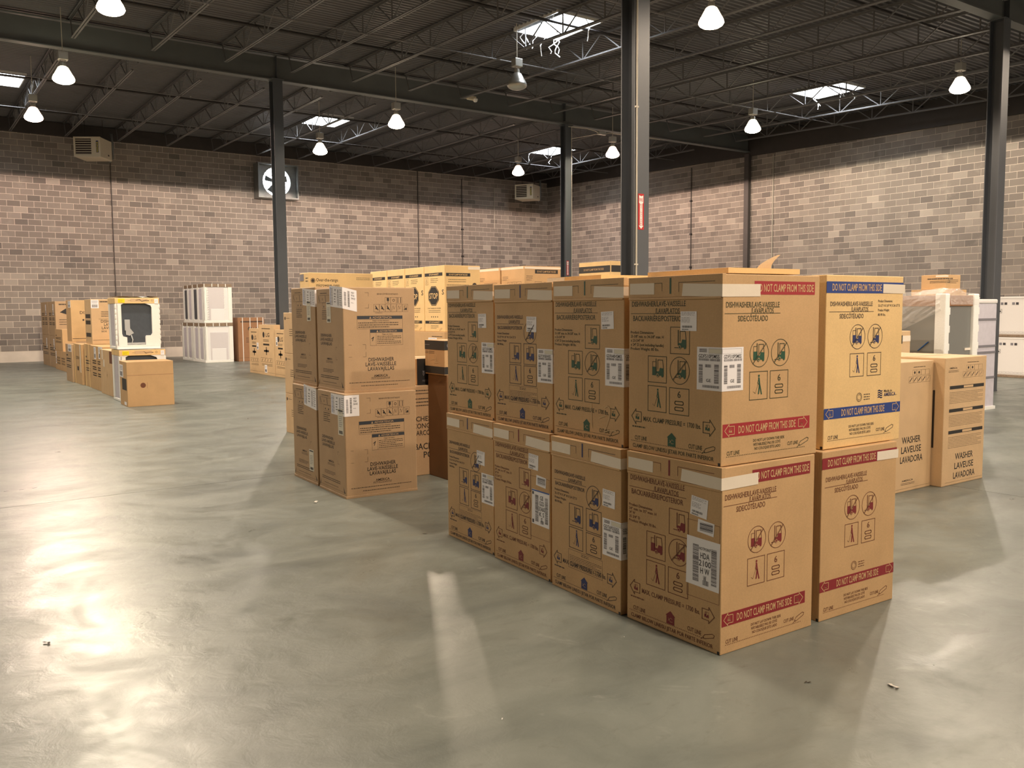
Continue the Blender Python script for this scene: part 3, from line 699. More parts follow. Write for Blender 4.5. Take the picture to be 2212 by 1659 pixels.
def wp_carton(near, yaw, z0, H, label, sticker=None, strip=None, fold=None, seed=0, D=.685, Wd=.65):
    c, a = place(near, yaw, D, Wd, z0)
    t = empty('dishwasher_carton', c, a, label=label, cat='carton', group='plain brown dishwasher cartons beside the aisle')
    carton_body(D, Wd, H, 'kraft_dull', 'body', t, seed, bevel=.008)
    p = Print(D, H); wp_right(p); p.build('print', t, faceR(D, Wd), **RN)
    p = Print(Wd, H); wp_left(p); p.build('print', t, faceL(D, Wd), **LN)
    mb = MB(); mb.box((-D / 2 - .0035, -Wd / 2 - .0035, .0), (D / 2, Wd / 2, .022), 'kraft_dull'); mb.build('bottom_flap', t, bevel=.002)
    if fold:
        s0, t0, t1, xr, d0, d1 = fold
        lab = wrap_sheet('folded_label', t, D, Wd, s0 * Wd, t0 * H, xr, t1 * H, 'sticker', skewl=d0, skewr=d1)
        for face, w in (('L', Wd * (1 - s0)), ('R', xr)):
            q = Print(w, (t1 - t0) * H); h = q.H
            sk = (lambda x: d0 * (1 - x / w)) if face == 'L' else (lambda x: d1 * x / w)
            if face == 'L':
                q.barcode(.06 * w, .08 * h, .13 * w, .92 * h, 'sticker_blue', vert=True, seed=seed + 1); q.barcode(.18 * w, .08 * h, .24 * w, .9 * h, 'sticker_ink', vert=True, seed=seed + 1)
                q.text('WDT', .40 * w, .52 * w, .82 * h, .09 * h, 'sticker_ink'); q.lines(.36 * w, .5 * w, .2 * h, .7 * h, 4, 'sticker_ink', seed=seed); q.barcode(.62 * w, .1 * h, .72 * w, .86 * h, 'sticker_grey', vert=True, seed=seed + 2); q.lines(.78 * w, .95 * w, .1 * h, .9 * h, 8, 'sticker_grey', seed=seed + 3)
            elif fold is not None and len(sticker) >= 3:
                q.barcode(.10 * w, .16 * h, .26 * w, .80 * h, 'sticker_grey', vert=True, seed=seed + 4); q.barcode(.36 * w, .14 * h, .50 * w, .88 * h, 'sticker_ink', vert=True, seed=seed + 5)
                for j, s in enumerate(sticker): q.text(s, .60 * w, (.60 + .075 * len(s)) * w, (.84 - .13 * j) * h, .085 * h, 'sticker_ink')
                q.lines(.6 * w, .78 * w, .34 * h, .40 * h, 1, 'sticker_grey', seed=seed)
            q.v = [(x, y + sk(x), l_) for x, y, l_ in q.v]
            if face == 'L': q.build('print', lab, (-D / 2 - .0012, Wd / 2 - s0 * Wd, t0 * H), gap=.0005, **LN)
            else: q.build('print', lab, (-D / 2, -Wd / 2 - .0012, t0 * H), gap=.0005, **RN)
    if strip:
        s0, t0, s1, t1, ro = strip
        l2 = flat_sheet('strip_label', t, D, Wd, 'L', s0 * Wd, t0 * H, s1 * Wd, t1 * H, 'sticker_cream', t=.0014, rot=ro)
        q = Print((s1 - s0) * Wd, (t1 - t0) * H); w, h = q.W, q.H; q.rect(.1 * w, .9 * h, .9 * w, .96 * h, 'sticker_ink'); q.barcode(.2 * w, .05 * h, .85 * w, .17 * h, 'sticker_ink', seed=seed); q.lines(.2 * w, .8 * w, .3 * h, .75 * h, 6, 'sticker_grey', seed=seed)
        q.build('print', l2, (-D / 2 - .0014, Wd / 2 - s0 * Wd, t0 * H), gap=.0005, **LN)
wp_carton((3.164, 6.985), -2.6, 0, .918, 'bottom brown carton in shade, LAVE-VAISSELLE side, whose folded label reads 750', ('WDT', '750', 'SAHZ'), (.76, .60, .95, .85, .02), (.52, .785, .985, .135, .0, .0), seed=41)
wp_carton((3.195, 7.044), -3.0, .9185, .917, 'top brown carton with a crooked folded label reading 970 on its corner', ('WDT', '970', 'SAHZ'), (.40, .665, .56, .865, .03), (.53, .80, 1.0, .13, .02, -.03), seed=42)
wp_carton((3.203, 7.69), -1.8, 0, .924, 'bottom brown carton behind the one labelled 750, strip label low down', ('',), (.66, .13, .84, .35, .02), (.50, .77, .985, .05, .03, 0), seed=43, Wd=.64)
wp_carton((3.241, 7.752), -1.6, .9245, .932, 'top brown carton behind the one labelled 970', ('',), (.66, .66, .82, .86, .02), (.50, .80, .97, .05, .02, 0), seed=44, Wd=.64)

# ------------------------------------------------------------------ generic carton
def carton(name, near, yaw, z0, D, Wd, H, mat, label, group=None, pl=None, pr=None, tape=(), stickers=(), cat='carton', seed=0, sub=None):
    c, a = place(near, yaw, D, Wd, z0)
    t = empty(name, c, a, label=label, cat=cat, group=group)
    carton_body(D, Wd, H, mat, 'body', t, seed, bevel=.006)
    if pl: p = Print(Wd, H); pl(p); p.build('print', t, faceL(D, Wd), **LN)
    if pr: p = Print(D, H); pr(p); p.build('print', t, faceR(D, Wd), **RN)
    for (face, x0, y0, x1, y1, mt) in tape:
        w = Wd if face == 'L' else D; flat_sheet('tape', t, D, Wd, face, x0 * w, y0 * H, x1 * w, y1 * H, mt, t=.0025)
    for (face, x0, y0, x1, y1) in stickers:
        w = Wd if face == 'L' else D; s = flat_sheet('shipping_label', t, D, Wd, face, x0 * w, y0 * H, x1 * w, y1 * H, 'sticker', t=.0025)
        q = Print((x1 - x0) * w, (y1 - y0) * H); q.lines(.1 * q.W, .9 * q.W, .55 * q.H, .92 * q.H, 3, 'sticker_grey', seed=seed); q.barcode(.15 * q.W, .1 * q.H, .85 * q.W, .45 * q.H, 'sticker_ink', seed=seed)
        if face == 'L': q.build('print', s, (-D / 2 - .0026, Wd / 2 - x0 * w, y0 * H), gap=.0006, **LN)
        else: q.build('print', s, (-D / 2 + x0 * w, -Wd / 2 - .0026, y0 * H), gap=.0006, **RN)
    # top seam tape
    mb = MB(); mb.box((-D / 2 + .01, -.03, H + .0005), (D / 2 - .01, .03, H + .0015), mat); mb.build('top_seam', t)
    return t

# flattened board pieces on top of the row
def board(name, pts, z, th, mat, label):
    mb = MB(); n = len(pts); cx = sum(p[0] for p in pts) / n; cy_ = sum(p[1] for p in pts) / n
    lo = [(p[0] - cx, p[1] - cy_, 0) for p in pts]; hi = [(p[0] - cx, p[1] - cy_, th) for p in pts]
    mb.poly(lo[::-1], mat); mb.poly(hi, mat)
    for j in range(n): mb.poly([lo[j], lo[(j + 1) % n], hi[(j + 1) % n], hi[j]], mat)
    o = mb.build(name, loc=(cx, cy_, z)); tag(o, label, 'board'); return o
b1 = board('folded_board', [(3.36, 4.37), (3.34, 3.84), (3.80, 3.80), (3.84, 4.35)], 1.793, .03, 'kraft_pale', 'folded cardboard piece with white end lying on the chalked carton')
mb = MB(); mb.box((-.002, 0, .002), (0, .17, .026), 'foam'); o = mb.build('white_end', b1, loc=(-.231, .10, .002))
b2 = board('folded_board', [(3.34, 3.46), (3.29, 2.86), (3.78, 2.82), (3.80, 3.40)], 1.7945, .026, 'kraft_pale', 'flattened cardboard with a torn flap lying on the top corner carton')
mb = MB(); prev = None; K = []
for j in range(7):
    t = j / 6; K.append((.02 + .12 * t ** 1.3, -.25, .024 + .075 * t ** .8, .045 * (1 - t) + .004))
for a_, b_ in zip(K, K[1:]):
    mb.poly([(a_[0] - a_[3], a_[1], a_[2]), (a_[0] + a_[3], a_[1] - .01, a_[2]), (b_[0] + b_[3], b_[1] - .01, b_[2]), (b_[0] - b_[3], b_[1], b_[2])], 'kraft_tan')
mb.build('torn_flap', b2)

# chest freezer carton, tall carton and the black banded boxes behind the aisle
def pr_freezer(p):
    k = 'ink_black'
    p.text('CHEST FREEZER', .235, .74, .565, .048, k); p.text('CONGÉLATEUR', .20, .66, .495, .048, k); p.text('ARCÓN CONGELADOR', .235, .84, .425, .048, k)
    p.text('BACK', .215, .42, .29, .062, k); p.text('POSTERIOR', .315, .76, .205, .062, k)
    p.lines(.2, .6, .80, .86, 2, k, seed=1, w=.4); p.lines(.2, .7, .68, .78, 3, k, seed=2, w=.4)
carton('freezer_carton', (3.95, 7.575), -1, 0, .98, .62, .893, 'kraft_dull', 'chest freezer carton in shadow behind the brown dishwasher stack', pr=pr_freezer, seed=51)
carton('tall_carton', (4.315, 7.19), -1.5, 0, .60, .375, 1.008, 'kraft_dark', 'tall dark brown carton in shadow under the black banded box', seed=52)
def pl_band(p):
    W_, H = p.W, p.H
    p.rect(0, H * .72, W_, H * .985, 'black_print'); p.rect(0, .01, W_, H * .24, 'black_print')
    p.lines(.02 * W_, .26 * W_, H * .83, H * .89, 1, 'sticker_grey', 1, seed=3); p.lines(.02 * W_, .5 * W_, H * .60, H * .69, 2, 'line_black', seed=4)
    p.line([(.19 * W_, .30 * H), (.20 * W_, .70 * H)], .006, 'chalk', 1); p.line([(.32 * W_, .42 * H), (.45 * W_, .45 * H)], .005, 'chalk', 1)
    p.line([(.50 * W_, .60 * H), (.60 * W_, .58 * H), (.58 * W_, .44 * H), (.50 * W_, .34 * H), (.66 * W_, .36 * H), (.74 * W_, .33 * H)], .005, 'chalk', 1)
def pr_band(p):
    p.rect(0, p.H * .72, p.W, p.H * .985, 'black_print'); p.rect(0, .01, p.W, p.H * .24, 'black_print'); p.ring(.05, p.H * .85, .022, .006, 'sticker_grey', 1); p.text('GE', .05, .12, p.H * .5, .03, 'line_black')
carton('appliance_box', (4.298, 7.20), -1.5, 1.010, .56, .39, .335, 'kraft', 'box with black bands top and bottom and a chalked number', pl=pl_band, pr=pr_band, seed=53)
def pr_black(p):
    p.rect(0, 0, p.W, p.H, 'black_print'); p.ring(.12, p.H * .78, .022, .005, 'sticker_grey', 1); p.lines(.06, .2, p.H * .12, p.H * .2, 2, 'sticker_grey', 1, seed=6); p.text('GE', .05, .10, p.H * .45, .02, 'sticker_grey', 1, rot=1.57)
carton('black_box', (4.232, 7.62), 0, .895, .40, .45, .262, 'kraft', 'small black faced box lying on the freezer carton', pr=pr_black, pl=lambda p: p.lines(.04, .4, .05, p.H * .8, 6, 'line_red', seed=8), seed=54)

# microwave cartons
def pl_micro(p):
    l = 'line_black'; p.disc(.06, p.H * .86, .022, l); p.lines(.10, .22, p.H * .85, p.H * .88, 1, l, seed=3); p.lines(.2, p.W * .95, p.H * .42, p.H * .62, 4, l, seed=4, w=.35); p.lines(.3, p.W * .9, p.H * .2, p.H * .3, 2, l, seed=5, w=.35)
for j, (z, hh) in enumerate(((0, .534), (.536, .536), (1.074, .545))):
    lab = ('bottom microwave carton of the narrow stack behind the brown cartons', 'middle microwave carton of the narrow stack behind the brown cartons', 'top microwave carton of the narrow stack, showing its dark round logo')[j]
    carton('microwave_carton', (4.345, 10.75), 0, z, .98, .735, hh, 'kraft_tan', lab, 'narrow stack of microwave cartons', pl=pl_micro, seed=60 + j)
def pr_otr(p):
    l = 'line_black'; p.ring(.055, p.H * .80, .032, .006, l); p.disc(.055, p.H * .80, .022, l)
    p.text('Over-the-range', .10, .40, p.H * .82, .042, l); p.text('microwave oven', .10, .42, p.H * .69, .042, l); p.lines(.66, .86, p.H * .82, p.H * .90, 2, l, seed=6, w=.4)
carton('microwave_carton', (4.42, 10.755), -.5, 1.622, .90, .31, .507, 'kraft_pale', 'long carton lettered Over-the-range microwave oven, lying across the stack', pr=pr_otr, tape=(('L', .05, .80, .45, .97, 'sticker_grey'),), pl=lambda p: p.lines(.2, .28, p.H * .75, p.H * .9, 2, 'line_black'), seed=64)

# yellow STOP cartons on big cartons
def pl_stop(p):
    W_, H = p.W, p.H; k = 'black_print'; l = 'line_black'
    p.rect(W_ * .03, H * .845, W_ * .90, H * .895, k); p.text('STOP/ARRÊT', W_ * .25, W_ * .72, H * .87, .024, 'kraft_pale', 1)
    p.frame(W_ * .06, H * .72, W_ * .20, H * .825, .004, l); p.text('2', W_ * .10, W_ * .15, H * .79, .03, l); p.lines(W_ * .09, W_ * .17, H * .73, H * .77, 3, l)
    p.lines(W_ * .32, W_ * .68, H * .74, H * .82, 3, l, seed=2, w=.4)
    cx, cy0, r = W_ * .46, H * .545, W_ * .28
    for rr, mt, ly in ((1.0, k, 0), (.93, 'kraft_pale', 1), (.90, k, 2)):
        p.poly([(cx + rr * r * math.cos(math.pi / 8 + j * math.pi / 4), cy0 + rr * r * .9 * math.sin(math.pi / 8 + j * math.pi / 4)) for j in range(8)], mt, ly)
    p.text('STOP', cx - r * .72, cx + r * .72, cy0, .085, 'kraft_pale', 3)
    p.text('S', W_ * .86, W_ * .96, H * .60, .075, k)
    p.text('IS NOT HANDLE ON THIS SIDE', W_ * .16, W_ * .80, H * .355, .018, l); p.lines(W_ * .2, W_ * .78, H * .285, H * .335, 2, l, seed=3, w=.4)
    for j in range(4): p.disc(W_ * (.34 + .1 * j), H * .225, .012, l)
    p.rect(W_ * .03, H * .12, W_ * .88, H * .165, k); p.text('STOP/ARRÊT', W_ * .22, W_ * .75, H * .142, .022, 'kraft_pale', 1); p.lines(W_ * .3, W_ * .68, H * .04, H * .10, 3, l, seed=5, w=.4); knife(p, W_ * .74, H * .02, l)
def pr_stop(p):
    W_, H = p.W, p.H; l = 'line_black'; p.rect(W_ * .04, H * .835, W_ * .72, H * .885, 'black_print'); p.text('DO NOT CLAMP FROM THIS SIDE', W_ * .12, W_ * .64, H * .86, .024, 'kraft_pale', 1)
    p.lines(W_ * .1, W_ * .6, H * .74, H * .80, 2, l, seed=7, w=.4); p.lines(W_ * .06, W_ * .68, H * .66, H * .72, 2, l, seed=8, w=.4); p.disc(W_ * .84, H * .70, .04, l); p.line([(W_ * .1, H * .62), (W_ * .6, H * .62)], .004, l)
names = ('yellow carton with a black STOP octagon, its end panel facing the big front row', 'second yellow STOP carton from the big front row, octagon half hidden', 'third yellow STOP carton, only its top band clear', 'fourth yellow STOP carton, beside the over-the-range carton')
for j in range(4):
    carton('stop_carton', (6.84 + .015 * j, 11.42 + .655 * j), -1.2, 1.312, .625, .64, 1.0, 'kraft_pale', names[j], 'yellow STOP cartons', pl=pl_stop, pr=pr_stop, tape=(('R', .66, .94, 1.0, .985, 'tape'),), seed=70 + j)
for j in range(2):
    carton('range_carton', (6.80, 11.38 + 1.33 * j), -1.2, 0, .82, 1.31, 1.31, 'kraft', ('large carton with white stickers under the nearer STOP cartons', 'large carton under the farther STOP cartons')[j], 'large cartons under the STOP cartons',
           stickers=(('L', .62, .86, .82, .93), ('L', .70, .66, .82, .76)), pl=lambda p: (p.frame(p.W * .66, p.H * .72, p.W * .9, p.H * .83, .004, 'line_black'), p.lines(p.W * .7, p.W * .95, p.H * .93, p.H * .96, 1, 'line_black')), seed=75 + j)
carton('plain_carton', (6.95, 14.15), 0, 0, .8, 1.2, 1.30, 'kraft', 'large plain carton behind the STOP cartons', seed=77)
carton('plain_carton', (7.0, 14.2), 0, 1.302, .75, .9, .98, 'kraft', 'carton with a white sticker on its top corner, peeking out behind the STOP cartons', stickers=(('L', .62, .94, .95, 1.0),), seed=78)

# far cartons seen above the big front row
def pl_far(p):
    l = 'line_black'; p.lines(.04, .2, p.H * .76, p.H * .84, 3, l, w=.4)
    for j in range(3): p.frame(p.W * (.28 + .2 * j), p.H * .58, p.W * (.46 + .2 * j), p.H * .73, .004, l); forklift(p, p.W * (.37 + .2 * j), p.H * .66, .085, l, l)
def pr_far(p):
    l = 'line_black'; p.rect(p.W * .28, p.H * .87, p.W * .92, p.H * .94, 'black_print'); p.text('DO NOT CLAMP FROM THIS SIDE', p.W * .34, p.W * .86, p.H * .905, .03, 'kraft', 1)
    p.lines(.03, .15, p.H * .74, p.H * .84, 3, l, w=.4)
    for j in range(3):
        if j == 0: p.frame(p.W * .28, p.H * .58, p.W * .46, p.H * .73, .004, l)
        else: p.ring(p.W * (.36 + .2 * j), p.H * .655, .062, .004, l)
for j, (x, y, z, lab) in enumerate(((8.02, 11.0, 1.42, 'dishwasher carton with a black band, behind the blue print stack'), (8.04, 11.70, 1.42, 'carton beside the black banded one behind the blue print stack, taped top'),)):
    carton('dishwasher_carton', (x, y), -1.5, z, .69, .66, .89, 'kraft', lab, 'far dishwasher cartons above the front row', pl=pl_far, pr=pr_far, tape=(('L', .0, .95, .95, .99, 'tape'), ('R', .0, .95, 1, .985, 'tape')), seed=80 + j)
    carton('plain_carton', (x, y), -1.5, 0, .69, .66, 1.418, 'kraft', ('tall carton under the black banded far carton', 'tall carton under the taped far carton')[j], seed=83 + j)
def pl_far2(p):
    p.rect(p.W * .0, p.H * .82, p.W * 1, p.H * .93, 'black_print'); p.text('DO NOT CLAMP FROM THIS SIDE', p.W * .16, p.W * .8, p.H * .875, .03, 'kraft', 1); p.lines(.03, .15, p.H * .5, p.H * .7, 4, 'line_black', w=.4)
def pr_far2(p):
    p.rect(p.W * .03, p.H * .82, p.W * 1, p.H * .93, 'black_print'); p.lines(.03, .2, p.H * .55, p.H * .72, 4, 'line_black', w=.4); p.frame(p.W * .5, p.H * .2, p.W * .8, p.H * .42, .004, 'line_black')
carton('range_carton', (8.79, 9.90), -1.5, 1.45, .66, .75, .90, 'kraft_pale', 'black banded carton half hidden by the column with the fire sign', pl=pl_far2, pr=pr_far2, seed=86)
carton('plain_carton', (8.79, 9.90), -1.5, 0, .66, .75, 1.448, 'kraft', 'tall carton under the half hidden black banded one', seed=87)

# LG cartons near the back column
def pl_lg(p):
    W_, H = p.W, p.H; k = 'ink_black'; l = 'line_black'
    p.lines(W_ * .2, W_ * .75, H * .90, H * .94, 1, l, seed=1, w=.6); p.disc(W_ * .32, H * .80, .075, k); p.text('LG', W_ * .46, W_ * .70, H * .80, .10, k)
    p.lines(W_ * .28, W_ * .66, H * .66, H * .71, 2, l, w=.6, seed=2); p.rect(W_ * .28, H * .59, W_ * .68, H * .625, k)
    p.disc(W_ * .48, H * .48, .05, k); p.line([(W_ * .48, H * .42), (W_ * .48, H * .54)], .05, k); p.line([(W_ * .34, H * .48), (W_ * .62, H * .48)], .05, k)
    p.frame(W_ * .1, H * .26, W_ * .85, H * .34, .006, l)
    for j in range(4): p.line([(W_ * (.18 + .18 * j), H * .28), (W_ * (.22 + .18 * j), H * .32)], .02, l)
    p.lines(W_ * .15, W_ * .85, H * .18, H * .23, 2, l, w=.5, seed=4); p.line([(0, H * .055), (W_, H * .055)], .004, l)
carton('range_carton', (7.97, 22.84), 0, 0, .5, .82, 1.20, 'kraft_tan', 'short LG carton nearest the white machines', 'LG cartons near the back column', pl=pl_lg, stickers=(('L', .74, .54, .9, .69),), seed=90)
carton('range_carton', (7.95, 21.70), 0, 0, .165, 1.12, 1.31, 'kraft_tan', 'tallest LG carton, low white sticker, between two shorter ones', 'LG cartons near the back column', pl=pl_lg, stickers=(('L', .34, .05, .5, .2),), seed=91)
carton('range_carton', (7.95, 20.85), 0, 0, .6, .82, 1.19, 'kraft_tan', 'LG carton in front of the back column base', 'LG cartons near the back column', pl=pl_lg, stickers=(('L', .12, .66, .26, .84),), seed=92)
carton('range_carton', (8.62, 20.85), 0, 0, .7, 1.5, 1.33, 'kraft_tan', 'taped carton behind the LG carton at the back column', tape=(('L', .45, .9, .5, 1, 'tape'),), seed=93)
def pr_lgb(p):
    k = 'ink_black'; l = 'line_black'; p.lines(p.W * .1, p.W * .95, p.H * .88, p.H * .93, 1, k, seed=3, w=.9); p.disc(p.W * .45, p.H * .74, .07, k); p.text('LG', p.W * .58, p.W * .74, p.H * .74, .10, k)
    p.lines(p.W * .3, p.W * .6, p.H * .42, p.H * .55, 3, k, seed=6, w=.5); p.line([(0, p.H * .08), (p.W, p.H * .08)], .006, l); p.text('A', p.W * .18, p.W * .22, p.H * .2, .03, k); p.text('A', p.W * .42, p.W * .47, p.H * .2, .03, k)
t = carton('refrigerator_carton', (9.47, 29.2), 0, 0, .90, .80, 1.46, 'kraft_brown', 'reddish brown LG carton with four white straps', pr=pr_lgb, seed=94)
for j, x in enumerate((.18, .46, .74, .95)):
    mb = MB(); xx = -.45 + x * .90; mb.box((xx - .012, -.404, .0), (xx + .012, -.4005, 1.462), 'sign_white'); mb.box((xx - .012, -.404, 1.4605), (xx + .012, .40, 1.464), 'sign_white'); mb.build('strap', t)

# ------------------------------------------------------------------ white packed machines near the back wall
def white_machine(near, z0, D, Wd, H, label, kind):
    c, a = place(near, 0, D, Wd, z0)
    t = empty('packed_dryer', c, a, label=label, cat='appliance', group='white foam packed machines near the back wall')
    mb = MB(); mb.box((-D / 2 + .02, -Wd / 2 + .02, .06), (D / 2, Wd / 2, H - .09), 'white_enamel'); mb.build('body', t, bevel=.01)
    mb = MB(); mb.box((-D / 2, -Wd / 2, 0), (D / 2, Wd / 2, .085), 'foam'); mb.build('foam_base', t, bevel=.012)
    # tray with clear windows on top
    tr = MB(); tr.box((-D / 2 - .006, -Wd / 2 - .006, H - .10), (D / 2, Wd / 2, H), 'brown_strip'); trb = tr.build('top_tray', t, bevel=.006)
    for x in (.03, .30, .52, .78): mb = MB(); mb.box((-D / 2 + x * D - .012, -Wd / 2 - .012, H - .105), (-D / 2 + x * D + .012, -Wd / 2 - .0065, H + .002), 'foam'); mb.build('tie_band', trb)
    for y in (.12, .55): mb = MB(); mb.box((-D / 2 - .012, Wd / 2 - y * Wd - .02, H - .105), (-D / 2 - .0065, Wd / 2 - y * Wd + .06, H + .002), 'foam'); mb.build('tie_band', trb)
    for s0, s1 in ((0, .11), (.86, 1)):
        mb = MB(); mb.box((-D / 2 + s0 * D, -Wd / 2, .085), (-D / 2 + s1 * D, -Wd / 2 + .05, H - .10), 'foam'); mb.build('foam_post', t, bevel=.01)
    mb = MB()
    if kind == 'up': mb.box((-D / 2 + .16 * D, -Wd / 2 + .010, .085), (-D / 2 + .72 * D, -Wd / 2 + .022, H - .12), 'grey_panel')
    else: mb.box((-D / 2 + .20 * D, -Wd / 2 + .008, .085), (-D / 2 + .82 * D, -Wd / 2 + .022, H - .30), 'grey_panel')
    mb.build('rear_panel', t, bevel=.004)
    if kind == 'up':
        for k in range(13):   # scalloped foam edge strips
            for xx in (.145, .735):
                mb = MB(); z = .12 + k * (H - .26) / 13; mb.beam((-D / 2 + xx * D - .02, -Wd / 2 + .004, z), (-D / 2 + xx * D + .02, -Wd / 2 + .004, z + .05), .02, .02, 'foam'); mb.build('foam_tooth', t)
    mb = MB(); mb.box((-D / 2 + .24 * D, -Wd / 2 + .002, .06), (-D / 2 + .74 * D, -Wd / 2 + .012, H * .36), 'white_enamel'); mb.build('lower_panel', t, bevel=.003)
    # side: foam posts with recesses
    for y0, y1 in ((0, .16), (.42, .58), (.84, 1)):
        mb = MB(); mb.box((-D / 2, Wd / 2 - y1 * Wd, .085), (-D / 2 + .04, Wd / 2 - y0 * Wd, H - .10), 'foam'); mb.build('foam_post', t, bevel=.015)
    for y0, y1 in ((.16, .42), (.58, .84)):
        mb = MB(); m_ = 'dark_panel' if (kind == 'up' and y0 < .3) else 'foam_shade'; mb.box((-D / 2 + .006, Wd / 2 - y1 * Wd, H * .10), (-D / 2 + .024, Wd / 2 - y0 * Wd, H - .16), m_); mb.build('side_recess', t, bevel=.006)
    return t
white_machine((8.34, 29.05), 0, .92, 1.35, 1.29, 'nearer bottom white machine, grey panel facing out', 'low')
white_machine((8.34, 30.43), 0, .92, 1.35, 1.29, 'farther bottom white machine beside the wall', 'low')
white_machine((8.34, 29.05), 1.293, .92, 1.35, 1.27, 'nearer top white machine with a ribbed grey film panel', 'up')
white_machine((8.38, 30.43), 1.293, .92, 1.2, 1.27, 'farther top white machine with dark side slots', 'up')

# ------------------------------------------------------------------ foam packed washers in the left row
def foam_washer(near, yaw, z0, D, Wd, H, label, ruf=.03):
    c, a = place(near, yaw, D, Wd, z0)
    t = empty('packed_washer', c, a, label=label, cat='washing machine', group='foam packed washers in the aisle row')
    mb = MB(); mb.box((-D / 2 + .05, -Wd / 2 + .05, .05), (D / 2 - .03, Wd / 2 - .02, H - .06), 'dark_panel'); mb.build('body', t, bevel=.01)
    mb = MB(); mb.box((-D / 2, -Wd / 2, 0), (D / 2, Wd / 2, .055), 'foam'); mb.build('foam_base', t, bevel=.012)
    mb = MB(); mb.box((-D / 2 - .004, -Wd / 2 - .004, H - .115), (D / 2, Wd / 2, H - .01), 'kraft_pale'); tray = mb.build('top_tray', t, bevel=.006)
    q = Print(D, .1); q.lines(.22, .28, .045, .06, 1, 'line_black'); q.line([(.36, .055), (.42, .07), (.46, .04), (.52, .055), (.58, .05)], .012, 'line_black'); q.ring(.64, .055, .018, .004, 'line_black'); q.rect(.26, .03, .56, .09, 'kraft_tan')
    q.build('print', tray, (-D / 2, -Wd / 2 - .004, H - .115), **RN)
    for x0, x1, mt, nm in ((.05, .165, 'yellow', 'yellow_sticker'), (D - .085, D - .02, 'sticker', 'white_sticker')):
        mb = MB(); mb.box((-D / 2 + x0, -Wd / 2 - .008, H - (.10 if mt == 'yellow' else .115)), (-D / 2 + x1, -Wd / 2 - .0055, H - .03), mt); st = mb.build(nm, tray)
        q = Print(x1 - x0, .07); q.lines(.01, (x1 - x0) * .8, .01, .055, 3, 'line_black' if mt == 'yellow' else 'sticker_grey', w=.3); q.build('print', st, (-D / 2 + x0, -Wd / 2 - .008, H - .10), **RN)
    mb = MB(); zt = H - .01     # crumpled plastic over the top
    R = random.Random(5)
    G = [[(-D / 2 + D * i / 8, -Wd / 2 + Wd * j / 4, zt + R.uniform(.001, ruf)) for j in range(5)] for i in range(9)]
    for i in range(8):
        for j in range(4): mb.poly([G[i][j], G[i + 1][j], G[i + 1][j + 1], G[i][j + 1]], 'white_wrap')
    mb.build('plastic_cover', t)
    # front foam: panels round the opening
    x = lambda s: -D / 2 + s * D; z = lambda t_: t_ * H
    f = lambda x0, x1, z0_, z1: mbf.box((x(x0), -Wd / 2, z(z0_)), (x(x1), -Wd / 2 + .045, z(z1)), 'foam')
    outline = [(.13, .855), (.20, .885), (.66, .885), (.80, .84), (.82, .80), (.82, .30), (.79, .26), (.68, .26), (.66, .23), (.66, .08), (.24, .08), (.24, .23), (.15, .25), (.13, .30)]
    outer = [(0, .88), (.20, .89), (.66, .89), (1, .88), (1, .80), (1, .30), (1, .26), (1, .23), (1, .20), (1, .055), (0, .055), (0, .2), (0, .25), (0, .30)]
    mbf = MB()
    n = len(outline)
    for j in range(n):
        a0, a1 = outline[j], outline[(j + 1) % n]; b0, b1 = outer[j], outer[(j + 1) % n]
        P = [(x(b0[0]), -Wd / 2, z(b0[1])), (x(b1[0]), -Wd / 2, z(b1[1])), (x(a1[0]), -Wd / 2, z(a1[1])), (x(a0[0]), -Wd / 2, z(a0[1]))]
        mbf.poly(P, 'foam'); mbf.poly([P[3], P[2], (P[2][0], -Wd / 2 + .05, P[2][2]), (P[3][0], -Wd / 2 + .05, P[3][2])], 'foam')
    mbf.build('foam_frame', t)
    for k in range(8):
        for xx in (.005, .995):
            mb = MB(); mb.box((x(xx) - .012, -Wd / 2 - .006, z(.09 + k * .1)), (x(xx) + .012, -Wd / 2 + .05, z(.155 + k * .1)), 'foam'); mb.build('foam_lug', t, bevel=.006)
    mb = MB(); mb.box((x(.20), -Wd / 2 + .02, z(.36)), (x(.32), -Wd / 2 + .055, z(.57)), 'grey_part'); mb.poly([(x(.22), -Wd / 2 + .018, z(.28)), (x(.30), -Wd / 2 + .018, z(.26)), (x(.40), -Wd / 2 + .018, z(.31)), (x(.32), -Wd / 2 + .018, z(.40)), (x(.22), -Wd / 2 + .018, z(.40))], 'grey_part'); mb.build('valve_bracket', t, bevel=.004)
    mb = MB(); mb.tube([(x(.34), -Wd / 2 + .03, z(.27)), (x(.37), -Wd / 2 + .025, z(.18)), (x(.34), -Wd / 2 + .025, z(.10)), (x(.42), -Wd / 2 + .025, z(.09)), (x(.62), -Wd / 2 + .03, z(.11))], .011, 'grey_part'); mb.build('drain_hose', t, smooth=True)
    mb = MB(); mb.box((x(.25), -Wd / 2 + .02, z(.085)), (x(.65), -Wd / 2 + .05, z(.125)), 'grey_part'); mb.build('bottom_bracket', t)
    # side: foam posts and pale film between
    for y0, y1 in ((0, .2), (.8, 1)):
        mb = MB(); mb.box((-D / 2, Wd / 2 - y1 * Wd, .055), (-D / 2 + .05, Wd / 2 - y0 * Wd, H - .115), 'foam'); mb.build('foam_post', t, bevel=.01)
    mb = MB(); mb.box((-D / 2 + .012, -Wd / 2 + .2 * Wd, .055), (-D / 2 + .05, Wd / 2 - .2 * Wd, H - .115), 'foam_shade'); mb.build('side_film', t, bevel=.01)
    return t
foam_washer((3.40, 17.22), -1.5, 0, .80, .78, .965, 'bottom foam packed washer half hidden by the plain carton', .008)
